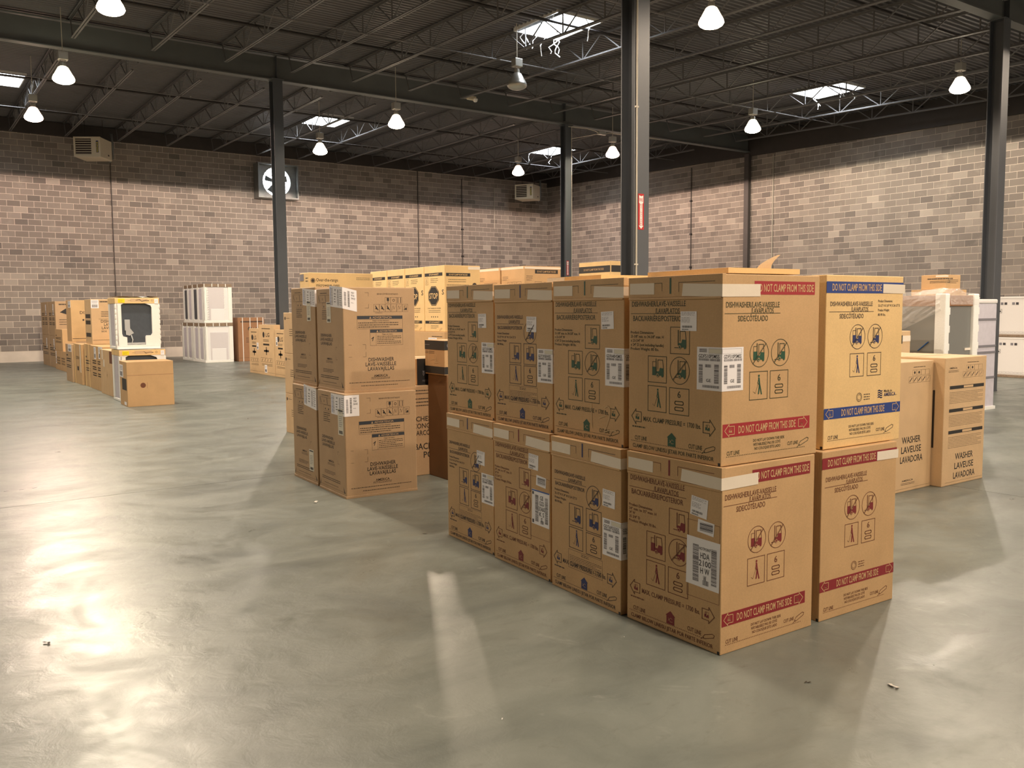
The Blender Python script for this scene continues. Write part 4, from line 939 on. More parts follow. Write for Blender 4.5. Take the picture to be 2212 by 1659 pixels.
foam_washer((3.38, 17.30), -1.0, .967, .765, .70, .955, 'top foam packed washer with a yellow sticker and a dark rear panel')
carton('plain_carton', (3.315, 16.26), -1.5, 0, .775, .66, .785, 'kraft_brown' if False else 'kraft', 'plain carton with a small round mark in front of the foam packed washers', pr=lambda p: (p.disc(.26, .47 * p.H, .045, 'line_red'), p.line([(.33, .40 * p.H), (.33, .53 * p.H)], .003, 'line_red'), p.line([(0, .70 * p.H), (p.W, .70 * p.H)], .004, 'line_red')), stickers=(('L', .0, .64, .5, .92),), seed=100,
       pl=lambda p: (p.rect(.2, .36 * p.H, .6, .62 * p.H, 'ink_black'), p.rect(.35, .02, .55, .10 * p.H, 'sticker')))

# rest of the left row
def pl_txt(p):
    l = 'ink_black'; p.lines(.1, p.W * .8, p.H * .52, p.H * .64, 2, l, seed=1, w=.6); p.lines(.1, p.W * .8, p.H * .36, p.H * .46, 2, l, seed=2, w=.6); p.rect(.12, p.H * .68, .3, p.H * .72, l)
def pl_grid(p):
    l = 'line_black'
    for i in range(2):
        for j in range(3): p.lines(p.W * (.15 + .42 * i), p.W * (.45 + .42 * i), p.H * (.30 + .14 * j), p.H * (.40 + .14 * j), 2, l, seed=i + j, w=.7)
G_ = 'cartons in the aisle row along the wall side'
carton('dishwasher_carton', (3.62, 21.05), 0, .955, .72, .76, .985, 'kraft_tan', 'carton lettered DISHWASHER LAVAPLATOS with a white sticker, next to the top foam packed washer', G_, seed=101,
       pl=lambda p: [p.rect(p.W * .1, p.H * (.16 + .14 * k), p.W * .85, p.H * (.25 + .14 * k), 'line_black') for k in (0, 2, 3)],
       pr=lambda p: (p.text('DISHWASHER', .19, .68, p.H * .51, .065, 'ink_black'), p.text('LAVAPLATOS', .25, .70, p.H * .435, .058, 'ink_black'), p.text('LAVE-VAISSELLE', .20, .76, p.H * .36, .058, 'ink_black'), p.line([(.15, p.H * .56), (.72, p.H * .56)], .006, 'line_black'), p.lines(.2, .7, p.H * .60, p.H * .74, 4, 'line_black', w=.6), p.text('SIDE', .19, .30, p.H * .285, .035, 'ink_black'), p.line([(.02, p.H * .09), (.70, p.H * .09)], .008, 'line_black'), p.lines(.18, .72, p.H * .92, p.H * .97, 1, 'ink_black', w=.8)),
       stickers=(('R', .0, .80, .22, .985),))
carton('dishwasher_carton', (3.60, 23.55), 0, .955, .85, .66, 1.0, 'kraft', 'carton lettered DISHWASHER above a dark oval mark', G_, seed=102,
       pr=lambda p: (p.text('DISHWASHER', .20, .86 - .02, p.H * .70, .07, 'ink_black'), p.poly([(.34, p.H * .52), (.44, p.H * .47), (.54, p.H * .52), (.44, p.H * .57)], 'ink_black'), p.disc(.44, p.H * .52, .05, 'ink_black', 1), p.disc(.27, p.H * .52, .022, 'ink_black'), p.disc(.62, p.H * .52, .022, 'ink_black'), p.line([(.02, p.H * .07), (.83, p.H * .07)], .012, 'line_black'), p.lines(.4, .5, p.H * .2, p.H * .4, 5, 'line_black', w=.5)),
       stickers=(('L', .45, .82, 1.0, .98),))
carton('dishwasher_carton', (3.66, 21.05), 0, 0, .72, 1.55, .953, 'kraft', 'long carton with rows of small print under the DISHWASHER LAVAPLATOS one', G_, pl=pl_grid, stickers=(('L', .55, .70, .68, .98), ('L', .78, .72, .96, .99)), seed=103) if False else None
carton('dishwasher_carton', (3.58, 21.02), 0, 0, .72, .86, .953, 'kraft', 'narrow edged carton with taped side under the two DISHWASHER cartons', G_, pl=pl_txt, tape=(('L', .10, .0, .2, 1.0, 'kraft_pale'), ('L', .62, .0, .72, 1.0, 'kraft_pale')), seed=104)
carton('dishwasher_carton', (3.56, 19.64), 0, 0, .72, 1.36, .94, 'kraft', 'long carton with small print blocks and white stickers under its top edge', G_, pl=pl_grid, stickers=(('L', .30, .70, .46, .97), ('L', .66, .72, .98, .99)), seed=105)
carton('range_carton', (3.50, 18.06), 0, 0, .74, 1.54, .90, 'kraft_tan', 'pale carton with a taped edge and torn marks beside the foam packed washers', G_, tape=(('L', .12, .78, .18, 1.0, 'tape'), ('L', .2, .62, .28, .78, 'tape')), pl=lambda p: (p.rect(p.W * .6, p.H * .72, p.W * .86, p.H * .98, 'line_red'), p.line([(p.W * .35, p.H * .08), (p.W * .42, p.H * .45), (p.W * .5, p.H * .1)], .03, 'ink_pale')), seed=106)
carton('dishwasher_carton', (3.54, 22.02), 0, 0, .60, .98, .93, 'kraft', 'carton with a strapped edge beside the small print carton', G_, pl=lambda p: (p.text('DISH', .30, .70, p.H * .66, .07, 'ink_black'), p.rect(.4, p.H * .34, .6, p.H * .44, 'ink_black')), tape=(('L', .05, 0, .14, 1.0, 'kraft_pale'), ('L', .8, .3, .9, 1.0, 'tape')), seed=107)
carton('dishwasher_carton', (3.50, 23.05), 0, 0, .80, .86, .905, 'kraft_dull', 'lower carton with a white sticker under the DISHWASHER oval carton', G_, pl=pl_txt, stickers=(('L', .42, .80, 1.0, .99),), seed=108)
carton('small_carton', (3.99, 27.20), 0, 0, .7, 1.98, .565, 'kraft', 'low wide carton at the dim end of the aisle row', G_, pl=pl_grid, stickers=(('L', .05, .3, .12, .95),), seed=109)
carton('small_carton', (3.99, 27.72), 0, .567, .35, 1.30, .62, 'kraft', 'small pale ended carton standing on the low wide one', G_, pl=pl_txt, seed=110)
for j, (y0, nm) in enumerate(((29.22, 'nearer'), (30.72, 'farther'))):
    carton('dishwasher_carton', (4.05, y0), 0, 0, .8, 1.46, .97, 'kraft_dull', 'bottom carton of the %s stack at the wall end of the aisle row' % nm, 'wall end cartons of the aisle row', pl=pl_txt, stickers=(('L', .58, .58, .68, .9),), seed=112 + j)
    carton('dishwasher_carton', (4.05, y0), 0, .972, .8, 1.46, 1.03, 'kraft_dull', 'top carton of the %s stack at the wall end of the aisle row' % nm, 'wall end cartons of the aisle row', pl=pl_grid, pr=lambda p: (p.lines(.1, .6, p.H * .88, p.H * .94, 1, 'ink_black', w=.9), p.poly([(.12, .68 * p.H), (.3, .62 * p.H), (.42, .7 * p.H), (.3, .8 * p.H)], 'ink_black'), p.lines(.1, .4, p.H * .3, p.H * .5, 3, 'line_black')), stickers=(('L', .66, .60, .76, .92),), seed=116 + j)

# ------------------------------------------------------------------ washers at the right and what stands behind
def pr_wash(full):
    def f(p):
        W_, H = p.W, p.H; l, k = 'line_black', 'ink_black'; X = lambda s: s * W_; Y = lambda t: t * H
        p.lines(X(.52), X(.80), Y(.952), Y(.962), 1, l, seed=1, w=.7)
        for j in range(4):
            p.frame(X(.50 + .1 * j), Y(.895), X(.595 + .1 * j), Y(.935), .0015, l)
            if j < 2: p.disc(X(.55 + .1 * j), Y(.915), .012, k)
        for j in range(5):
            p.frame(X(.42 + .1 * j), Y(.838), X(.515 + .1 * j), Y(.885), .0015, l); p.line([(X(.44 + .1 * j), Y(.85)), (X(.49 + .1 * j), Y(.875))], .008 if j < 4 else .003, k)
        if full:
            p.text('AMERICA', X(.1), X(.28), Y(.92), .016, l); p.lines(X(.08), X(.32), Y(.885), Y(.905), 2, l, w=.5)
            for t in (.755, .575, .405):
                p.rect(X(.12), Y(t), X(.95), Y(t + .026), k); p.rect(X(.45), Y(t + .004), X(.68), Y(t + .022), 'kraft_tan', 1); p.lines(X(.12), X(.93), Y(t - .115), Y(t - .02), 8, l, seed=int(t * 100), w=.3)
            y0 = .222
        else: y0 = .40
        for j, (s, a, c) in enumerate((('WASHER', .30, .73), ('LAVEUSE', .29, .75), ('LAVADORA', .27, .79))): p.text(s, X(a), X(c), Y(y0 - j * .075), .058, k)
        if not full: p.text('AMERICA', X(.32), X(.58), Y(.085), .016, l); p.lines(X(.3), X(.62), Y(.05), Y(.07), 2, l, w=.5)
        p.line([(X(.08), Y(.025)), (X(.98), Y(.025))], .0015, l)
    return f
carton('washer_carton', (7.70, 4.18), .2, 0, .735, .72, 1.170, 'kraft_tan', 'washer carton with three black warning bands, end of its row', 'washer cartons behind the front row', pr=pr_wash(True), pl=lambda p: p.rect(p.W * .80, p.H * .3, p.W * .88, p.H * .75, 'line_black'), seed=120)
carton('washer_carton', (6.985, 4.27), .6, 0, .70, .70, 1.150, 'kraft_tan', 'washer carton lettered LAVEUSE without bands, half hidden by the front row', 'washer cartons behind the front row', pr=pr_wash(False), seed=121)
carton('washer_carton', (7.73, 4.93), 0, 0, .72, .72, 1.168, 'kraft_tan', 'washer carton directly behind the banded one, top edge showing', 'washer cartons behind the front row', seed=122)
carton('washer_carton', (6.99, 5.0), 0, 0, .70, .72, 1.172, 'kraft_tan', 'washer carton behind the half hidden one, top edge showing', 'washer cartons behind the front row', seed=123)

# fridge with foam posts and film
def fridge():
    D, Wd, H = .82, 1.55, 1.80
    c, a = place((11.0, 6.0), 0, D, Wd, 0)
    t = empty('wrapped_refrigerator', c, a, label='stainless refrigerator with white foam corner posts under clear film', cat='refrigerator')
    mb = MB(); mb.box((-D / 2 + .03, -Wd / 2 + .03, .04), (D / 2 - .03, Wd / 2 - .02, H - .10), 'stainless'); mb.build('body', t, bevel=.012)
    mb = MB(); mb.box((-D / 2, -Wd / 2, 0), (D / 2, Wd / 2, .05), 'foam'); mb.build('foam_base', t, bevel=.01)
    mb = MB(); mb.box((-D / 2 + .01, -Wd / 2 + .01, H - .16), (D / 2 - .01, Wd / 2, H - .02), 'kraft_brown'); mb.build('carton_cap', t, bevel=.006)
    for (x0, x1, y0, y1) in ((-D / 2 - .01, -D / 2 + .10, -Wd / 2 - .01, -Wd / 2 + .13), (D / 2 - .12, D / 2 + .01, -Wd / 2 - .01, -Wd / 2 + .08)):
        post = MB(); post.box((x0, y0, .04), (x1, y1, H), 'foam'); po = post.build('foam_post', t, bevel=.012)
        for k in range(7): mb = MB(); mb.box((x1 - .002, y0 + .002, .15 + k * .23), (x1 + .018, y0 + .03, .24 + k * .23), 'foam'); mb.build('foam_lug', po, bevel=.004)
    mb = MB(); mb.box((D / 2 - .26, -Wd / 2 + .022, 1.06), (D / 2 - .09, -Wd / 2 + .0285, 1.09), 'tape'); mb.build('tape', t)
    mb = MB(); mb.beam((-D / 2 + .0255, -Wd / 2 + .22, 1.18), (-D / 2 + .0255, -Wd / 2 + .36, 1.06), .008, .03, 'blue_tape', up=(1, 0, 0)); mb.build('blue_tape', t)
    # film draped over top and the long side
    R = random.Random(3); mb = MB(); n, m_ = 16, 10; G = []
    for i in range(n + 1):
        row = []
        for j in range(m_ + 1):
            y = -Wd / 2 + .02 + (Wd - .04) * i / n; k = j / m_
            z = H + .02 - (.25 + .75 * (i / n)) * k * .95; xo = -D / 2 - .035 - .05 * math.sin(3.1 * k) - R.uniform(0, .03)
            if j == 0: xo = -D / 2 + .12; z = H + .03 + .05 * math.exp(-((i - 1) / 2.) ** 2)
            if j == 1: z = H + .01 + R.uniform(0, .02); xo = -D / 2 - .02
            row.append((xo, y, z))
        G.append(row)
    for i in range(n):
        for j in range(m_): mb.poly([G[i][j], G[i + 1][j], G[i + 1][j + 1], G[i][j + 1]], 'wrap_film')
    mb.build('clear_film', t)
    mb = MB(); pts = [(-D / 2 + .1, -Wd / 2, H), (-D / 2 + .22, -Wd / 2 - .01, H + .03), (-D / 2 + .34, -Wd / 2, H + .07), (-D / 2 + .46, -Wd / 2, H + .02), (D / 2, -Wd / 2, H)]
    for p0, p1 in zip(pts, pts[1:]): mb.poly([p0, p1, (p1[0], p1[1] + .5, p1[2] - .01), (p0[0], p0[1] + .5, p0[2] - .01)], 'wrap_film'); mb.poly([(p0[0], p0[1] - .02, H - .14), (p1[0], p1[1] - .02, H - .14), p1, p0], 'wrap_film')
    mb.build('clear_film', t)
fridge()
carton('plain_carton', (11.35, 7.75), 0, 0, 1.35, .85, 1.68, 'kraft', 'wide carton behind the wrapped refrigerator', seed=130)
carton('flat_carton', (11.55, 7.78), 0, 1.682, 1.30, .8, .21, 'kraft_brown', 'flat brown carton lying on the wide one behind the refrigerator', pr=lambda p: (p.line([(.2, .1), (.25, .07)], .012, 'ink_black'), p.line([(.85, .12), (.87, .09)], .012, 'ink_black')), seed=131)
carton('small_carton', (13.19, 7.20), 0, 1.90, .43, .39, .225, 'kraft_brown' if False else 'kraft', 'small carton with two lines of print on top of the stack by the wall', pl=lambda p: (p.lines(.1, .5, p.H * .66, p.H * .78, 1, 'ink_black', w=.9), p.lines(.14, .46, p.H * .42, p.H * .6, 2, 'ink_black', w=.6)), pr=lambda p: p.lines(.06, .36, p.H * .4, p.H * .7, 3, 'ink_black', w=.5), tape=(('L', .6, .84, 1, .95, 'tape'), ('R', .0, .84, .16, .95, 'tape')), seed=132)
carton('plain_carton', (13.12, 7.16), 0, 0, .62, .55, 1.898, 'kraft', 'tall carton carrying the small printed one', seed=133)
carton('plain_carton', (10.05, 6.25), 0, 0, .60, .6, 1.33, 'kraft_tan', 'carton with a black logo and white tape beside the refrigerator', pr=lambda p: p.rect(p.W * .6, p.H * .88, p.W * .70, p.H * .96, 'black_print'), tape=(('R', .70, .90, 1, .955, 'tape'),), seed=134)
mb = MB()
t = empty('wrapped_machine', (14.1, 7.35, 0), 0, label='pale blue shaded machine in plastic between refrigerator and column', cat='appliance')
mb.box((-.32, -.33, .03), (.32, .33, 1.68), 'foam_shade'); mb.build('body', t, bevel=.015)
mb = MB(); mb.box((-.34, -.35, 0), (.34, .35, .05), 'foam'); mb.build('foam_base', t)
for z in (.5, .9, 1.0, 1.42): mb = MB(); mb.box((-.30, -.342, z), (.30, -.333, z + .03), 'sticker_grey'); mb.build('tie_band', t)
mb = MB(); mb.box((-.33, -.34, 1.68), (.33, .34, 1.75), 'white_wrap'); mb.build('plastic_cover', t, bevel=.02)

# white machines at the right edge, two high
def wrapped_white(z0, label):
    D, Wd, H = .78, .70, .93
    t = empty('packed_washer', (21.12 + D / 2, 9.60 + .35, z0), 0, label=label, cat='washing machine', group='white wrapped washers by the steel column')
    mb = MB(); mb.box((-D / 2, -Wd / 2, .05), (D / 2, Wd / 2, H - .03), 'white_wrap'); mb.build('body', t, bevel=.03)
    mb = MB(); mb.box((-D / 2 - .01, -Wd / 2 - .01, 0), (D / 2, Wd / 2 + .01, .06), 'brown_strip'); mb.build('pallet_base', t, bevel=.006)
    mb = MB(); mb.box((-D / 2 - .008, -Wd / 2, H - .05), (D / 2, Wd / 2 + .008, H), 'white_wrap'); mb.build('top_cover', t, bevel=.015)
    p = Print(Wd, H); l = 'sticker_grey'
    for j in range(5):
        if j != 2: p.rect(.10 + .085 * j, H * .80, .16 + .085 * j, H * .86, 'sticker_ink' if j in (1, 4) else l)
    p.frame(.06, H * .60, .13, H * .69, .006, 'sticker_ink'); p.disc(.095, H * .64, .018, 'sticker_ink')
    for j in range(8): p.frame(.03 + .085 * j, H * .10, .095 + .085 * j, H * .135, .003, l)
    p.build('print', t, (-D / 2 - .002, Wd / 2, 0), gap=.002, **LN)
    return t
wrapped_white(0, 'bottom white wrapped washer behind the steel column'); wrapped_white(.932, 'top white wrapped washer behind the steel column')
def wrapped_white2(z0, label):
    D, Wd, H = .78, .70, .93
    t = empty('packed_washer', (21.12 + D / 2, 10.36 + .35, z0), 0, label=label, cat='washing machine', group='white wrapped washers by the steel column')
    mb = MB(); mb.box((-D / 2, -Wd / 2, .05), (D / 2, Wd / 2, H), 'white_wrap'); mb.build('body', t, bevel=.03)
    mb = MB(); mb.box((-D / 2 - .01, -Wd / 2, 0), (D / 2, Wd / 2, .055), 'brown_strip'); mb.build('pallet_base', t)
wrapped_white2(0, 'lower white wrapped washer hidden mostly by the steel column'); wrapped_white2(.932, 'upper white wrapped washer hidden mostly by the steel column')

# ------------------------------------------------------------------ SETTING: floor
XR, YB, XL, YF = 26.27, 34.14, -12.0, -12.0
mb = MB(); mb.box((XL - .3, YF - .3, -.3), (XR + .3, YB + .3, -.012), 'joint_dark'); flo = mb.build('floor'); tag(flo, kind='structure')
xs = [XL, 7.85, 17.15, XR]; ys = [YF, -4.4, 8.43, 21.9, YB]
for i in range(3):
    for j in range(4):
        g = .004
        mb = MB(); mb.box((xs[i] + (g if i else 0), ys[j] + (g if j else 0), -.03), (xs[i + 1] - (g if i < 2 else 0), ys[j + 1] - (g if j < 3 else 0), 0), 'concrete'); mb.build('concrete_slab', flo)
# scraps on the floor
for j, (x, y, L, mt, lab, cat) in enumerate(((2.905, 7.034, .07, 'scrap', 'pale paper scrap on the floor before the brown carton stack', 'scrap'), (3.118, 5.541, .035, 'scrap_dark', 'small dark scrap in the shadow beside the far end stack', 'scrap'), (3.442, 2.049, .055, 'scrap', 'crumpled pale scrap on the floor beyond the corner stack', 'scrap'), (3.18, 2.29, .03, 'scrap_dark', 'tiny dark crumb in front of the corner stack', 'scrap'), (1.912, 2.793, .012, 'sign_white', 'tiny white fleck on the open floor', 'scrap'), (2.903, 3.161, .012, 'sign_white', 'tiny white fleck by the chalked stack', 'scrap'), (.55, 4.78, .05, 'scrap_dark', 'bent dark splinter on the open aisle floor', 'scrap'))):
    R = random.Random(j); mb = MB(); n = 6; P = [(L * (i / (n - 1) - .5), R.uniform(-.2, .2) * L, R.uniform(0, .12) * L + .001) for i in range(n)]
    for a_, b_ in zip(P, P[1:]): mb.poly([(a_[0], a_[1] - L * .16, a_[2]), (b_[0], b_[1] - L * .16, b_[2]), (b_[0], b_[1] + L * .16, b_[2] + L * .05), (a_[0], a_[1] + L * .16, a_[2] + L * .05)], mt)
    o = mb.build('floor_scrap', loc=(x, y, 0)); o.rotation_euler = (0, 0, R.uniform(0, 3)); tag(o, lab, cat)

# ------------------------------------------------------------------ SETTING: block walls
COURSE, BL, GAPM = .2032, .4064, .015
Z0 = .375
TONES = [0.0, .12, .25, .38, .5, .62, .78, 1.0]
def tone_attr(me, vals):
    a = me.attributes.new('tone', 'FLOAT', 'FACE'); a.data.foreach_set('value', vals)
_bm = {}
def block_mesh(L, tn, axis):
    k = (round(L, 3), tn, axis)
    if k not in _bm:
        mb = MB(); h = COURSE - GAPM; d = .007
        if axis == 'x': mb.box((0, -d, 0), (L, .004, h), 'block')
        else: mb.box((-d, 0, 0), (.004, L, h), 'block')
        me = bpy.data.meshes.new('block'); me.from_pydata(mb.v, [], mb.f); me.materials.append(MATS['block']); tone_attr(me, [TONES[tn]] * 6); _bm[k] = me
    return _bm[k]
def wall(name, axis, lo, hi, ztop, holes=()):
    """axis x: back wall, faces -Y; axis y: right wall, faces -X. base wall is mortar coloured, blocks stand proud"""
    mb = MB()
    if axis == 'x': mb.box((lo, YB, -.3), (hi + .3, YB + .3, ztop), 'mortar')
    else: mb.box((XR, lo, -.3), (XR + .3, hi, ztop), 'mortar')
    w = mb.build(name); tag(w, kind='structure')
    mb = MB()
    if axis == 'x': mb.box((lo, YB - .008, 0), (hi - .012, YB - .0005, Z0 - .01), 'mortar')
    else: mb.box((XR - .008, lo, 0), (XR - .0005, hi - .012, Z0 - .01), 'mortar')
    mb.build('foundation_band', w)
    R = random.Random(11 if axis == 'x' else 12); cand = []; n = int((ztop - Z0) / COURSE)
    for c in range(n):
        s = lo - (BL / 2 if c % 2 else 0)
        while s < hi:
            a, b = max(s, lo), min(s + BL - GAPM, hi)
            if b - a > .05:
                z = Z0 + c * COURSE; P = px((a + b) / 2, YB, z + .1) if axis == 'x' else px(XR, (a + b) / 2, z + .1)
                tn = min(7, max(0, int(R.gauss(3.6, 1.5)))); sc = 0
                if -20 < P[0] < 2230 and -20 < P[1] < 640: sc = (1 / P[2]) * (1 if axis == 'x' else 1.15)
                cand.append((sc, a, b, z, tn))
            s += BL
    cand.sort(key=lambda t: -t[0])
    for sc, a, b, z, tn in cand[:300]:
        o = bpy.data.objects.new('block', block_mesh(b - a, tn, axis)); COL.objects.link(o); o.parent = w
        o.location = (a, YB, z) if axis == 'x' else (XR, a, z)
    mb = MB(); tv = []; h = COURSE - GAPM
    for sc, a, b, z, tn in cand[300:]:
        d = .007
        if axis == 'x': mb.box((a, YB - d, z), (b, YB + .004, z + h), 'block')
        else: mb.box((XR - d, a, z), (XR + .004, b, z + h), 'block')
        tv += [TONES[tn]] * 6
    o = mb.build('block', w); tone_attr(o.data, tv); o['kind'] = 'stuff'
    return w
wall_back = wall('wall_back', 'x', XL, XR, 8.55)
wall_right = wall('wall_right', 'y', YF, YB, 8.55)
for nm, a, b in (('wall_left', (XL - .3, YF, -.3), (XL, YB, 8.5)), ('wall_front', (XL - .3, YF - .3, -.3), (XR + .3, YF, 8.0))):
    mb = MB(); mb.box(a, b, 'block'); tag(mb.build(nm), kind='structure')
# steel closure beams at the wall heads
mb = MB(); mb.beam((XL, YB - .06, 7.93), (XR, YB - .06, 7.93), .09, .44, 'steel_header'); tag(mb.build('trim_1'), kind='structure')
zt = lambda y: 7.03 + .0225 * (y - 13)
mb = MB(); hh = .85; y0, y1 = YF, YB - .1
mb.v += [(XR - .10, y0, zt(y0)), (XR - .01, y0, zt(y0)), (XR - .01, y1, zt(y1)), (XR - .10, y1, zt(y1)), (XR - .10, y0, zt(y0) + hh), (XR - .01, y0, zt(y0) + hh), (XR - .01, y1, zt(y1) + hh), (XR - .10, y1, zt(y1) + hh)]
k_ = mb.slot('steel_header')
for q in ((0, 3, 2, 1), (4, 5, 6, 7), (0, 1, 5, 4), (1, 2, 6, 5), (2, 3, 7, 6), (3, 0, 4, 7)): mb.f.append(q); mb.m.append(k_)
tag(mb.build('trim_2'), kind='structure')

# ------------------------------------------------------------------ roof deck with skylight openings
SL = .0314
zdeck = lambda y: 8.12 + (SL if y < 21.9 else .004) * (y - 21.9)
SKY = [(2.80, 28.4), (12.45, 15.75), (12.55, 28.6), (22.5, 16.0), (22.5, 28.9), (12.5, 2.4), (22.5, 2.4), (2.85, 15.7)]
SW, SD = 1.2, 1.5
mb = MB(); PITCH_R = .1524; y = YF - .1
SKY = [(x - SW / 2, round((yy - SD / 2 - YF + .1) / PITCH_R) * PITCH_R + YF - .1) for x, yy in SKY]
nr = round(SD / PITCH_R)
while y < YB + .2:
    iv = [(XL, XR)]
    for sx, sy in SKY:
        if sy - .001 <= y < sy + nr * PITCH_R - .01:
            out = []
            for a, b in iv:
                if sx > a and sx + SW < b: out += [(a, sx), (sx + SW, b)]
                else: out.append((a, b))
            iv = out
    Yp = [y, y + .045, y + .062, y + .135, y + PITCH_R]; zz = [0, 0, .04, .04, 0]
    Zp = [zdeck(q) + d for q, d in zip(Yp, zz)]
    for a, b in iv:
        for i in range(4): mb.poly([(a, Yp[i], Zp[i]), (a, Yp[i + 1], Zp[i + 1]), (b, Yp[i + 1], Zp[i + 1]), (b, Yp[i], Zp[i])], 'deck_steel')
    y += PITCH_R
tag(mb.build('ceiling'), kind='structure')
# skylights
sknames = ['skylight beside the aisle row lamps at the picture edge', 'skylight with torn liner strips between the two near columns', 'skylight beyond the back left column above two lamps', 'skylight near the right block wall with frayed edges', 'skylight beside the back middle column', 'skylight behind the viewer over the centre', 'skylight behind the viewer near the block wall', 'skylight above the aisle out of the picture']
for k, (sx, sy) in enumerate(SKY):
    if k >= 5 or k == 7: pass
    cx, cyy = sx + SW / 2, sy + nr * PITCH_R / 2; z = zdeck(cyy); dd = nr * PITCH_R
    t = empty('skylight', (cx, cyy, z), 0, label=sknames[k], cat='skylight', group='roof skylights')
    for nm, a, b in (('curb', (-SW / 2 - .03, -dd / 2 - .03, -.05), (SW / 2 + .03, -dd / 2, .30)), ('curb', (-SW / 2 - .03, dd / 2, -.05), (SW / 2 + .03, dd / 2 + .03, .30)), ('curb', (-SW / 2 - .03, -dd / 2, -.05), (-SW / 2, dd / 2, .30)), ('curb', (SW / 2, -dd / 2, -.05), (SW / 2 + .03, dd / 2, .30))):
        mb = MB(); mb.box(a, b, 'liner'); mb.build(nm, t)
    mb = MB(); n = 8; G = [[(-SW / 2 + SW * i / n, -dd / 2 + dd * j / n, .22 + .16 * math.sin(math.pi * i / n) * math.sin(math.pi * j / n)) for j in range(n + 1)] for i in range(n + 1)]
    for i in range(n):
        for j in range(n): mb.poly([G[i][j], G[i][j + 1], G[i + 1][j + 1], G[i + 1][j]], 'sky_panel')
    mb.build('dome', t, smooth=True)
    if k in (1, 3, 4):
        R = random.Random(20 + k)
        for q in range(9 if k == 1 else 5):
            x0 = R.uniform(-SW / 2, SW / 2); y0_ = R.choice((-1, 1)) * dd / 2 * R.uniform(.8, 1.0); P = [Vector((x0, y0_, -.03))]
            for w_ in range(5): P.append(P[-1] + Vector((R.uniform(-.09, .09), R.uniform(-.09, .09), -R.uniform(.04, .12))))
            mb = MB(); mb.tube(P, .012, 'liner', 5); mb.build('torn_strip', t)

# ------------------------------------------------------------------ girders
def ibeam(mb, p, q, w, h, tf, tw, mat):
    p = Vector(p); q = Vector(q); zc = Vector((0, 0, 1))
    mb.beam(p + zc * (tf / 2), q + zc * (tf / 2), w, tf, mat); mb.beam(p + zc * (h - tf / 2), q + zc * (h - tf / 2), w, tf, mat); mb.beam(p + zc * (h / 2), q + zc * (h / 2), tw, h - 2 * tf, mat)
G1Y, G2Y, G0Y = 8.60, 21.9, -4.6
for y, z, zz, lab in ((G1Y, 7.0, 7.0, 'steel roof girder over the column with the fire sign'), (G2Y, 7.46, 7.37, 'steel roof girder running over the two rear columns'), (G0Y, 6.6, 6.6, 'steel roof girder behind the viewer')):
    t = empty('roof_girder', (7, y, z), 0, label=lab, cat='girder')
    h_ = zdeck(y) - .085 - z
    mb = MB(); mb.beam((XL - 7, 0, .01), (XR - 7, 0, zz - z + .01), .22, .022, 'girder_steel'); mb.build('bottom_flange', t)
    mb = MB(); mb.beam((XL - 7, 0, h_ / 2), (XR - 7, 0, (zz - z) + (h_ - (zz - z)) / 2), .012, h_ - .04, 'girder_steel'); mb.build('web_plate', t)
    mb = MB(); mb.beam((XL - 7, 0, h_ - .01), (XR - 7, 0, h_ - .01), .22, .022, 'girder_steel'); mb.build('top_flange', t)
    for xc in (8.26, 17.5) if y > 0 else (8, 17.4):
        for s in (-1, 1): mb = MB(); mb.box((xc - 7 - .006, min(0, s * .105), .02), (xc - 7 + .006, max(0, s * .105), h_ - .02), 'steel_grey'); mb.build('stiffener', t)

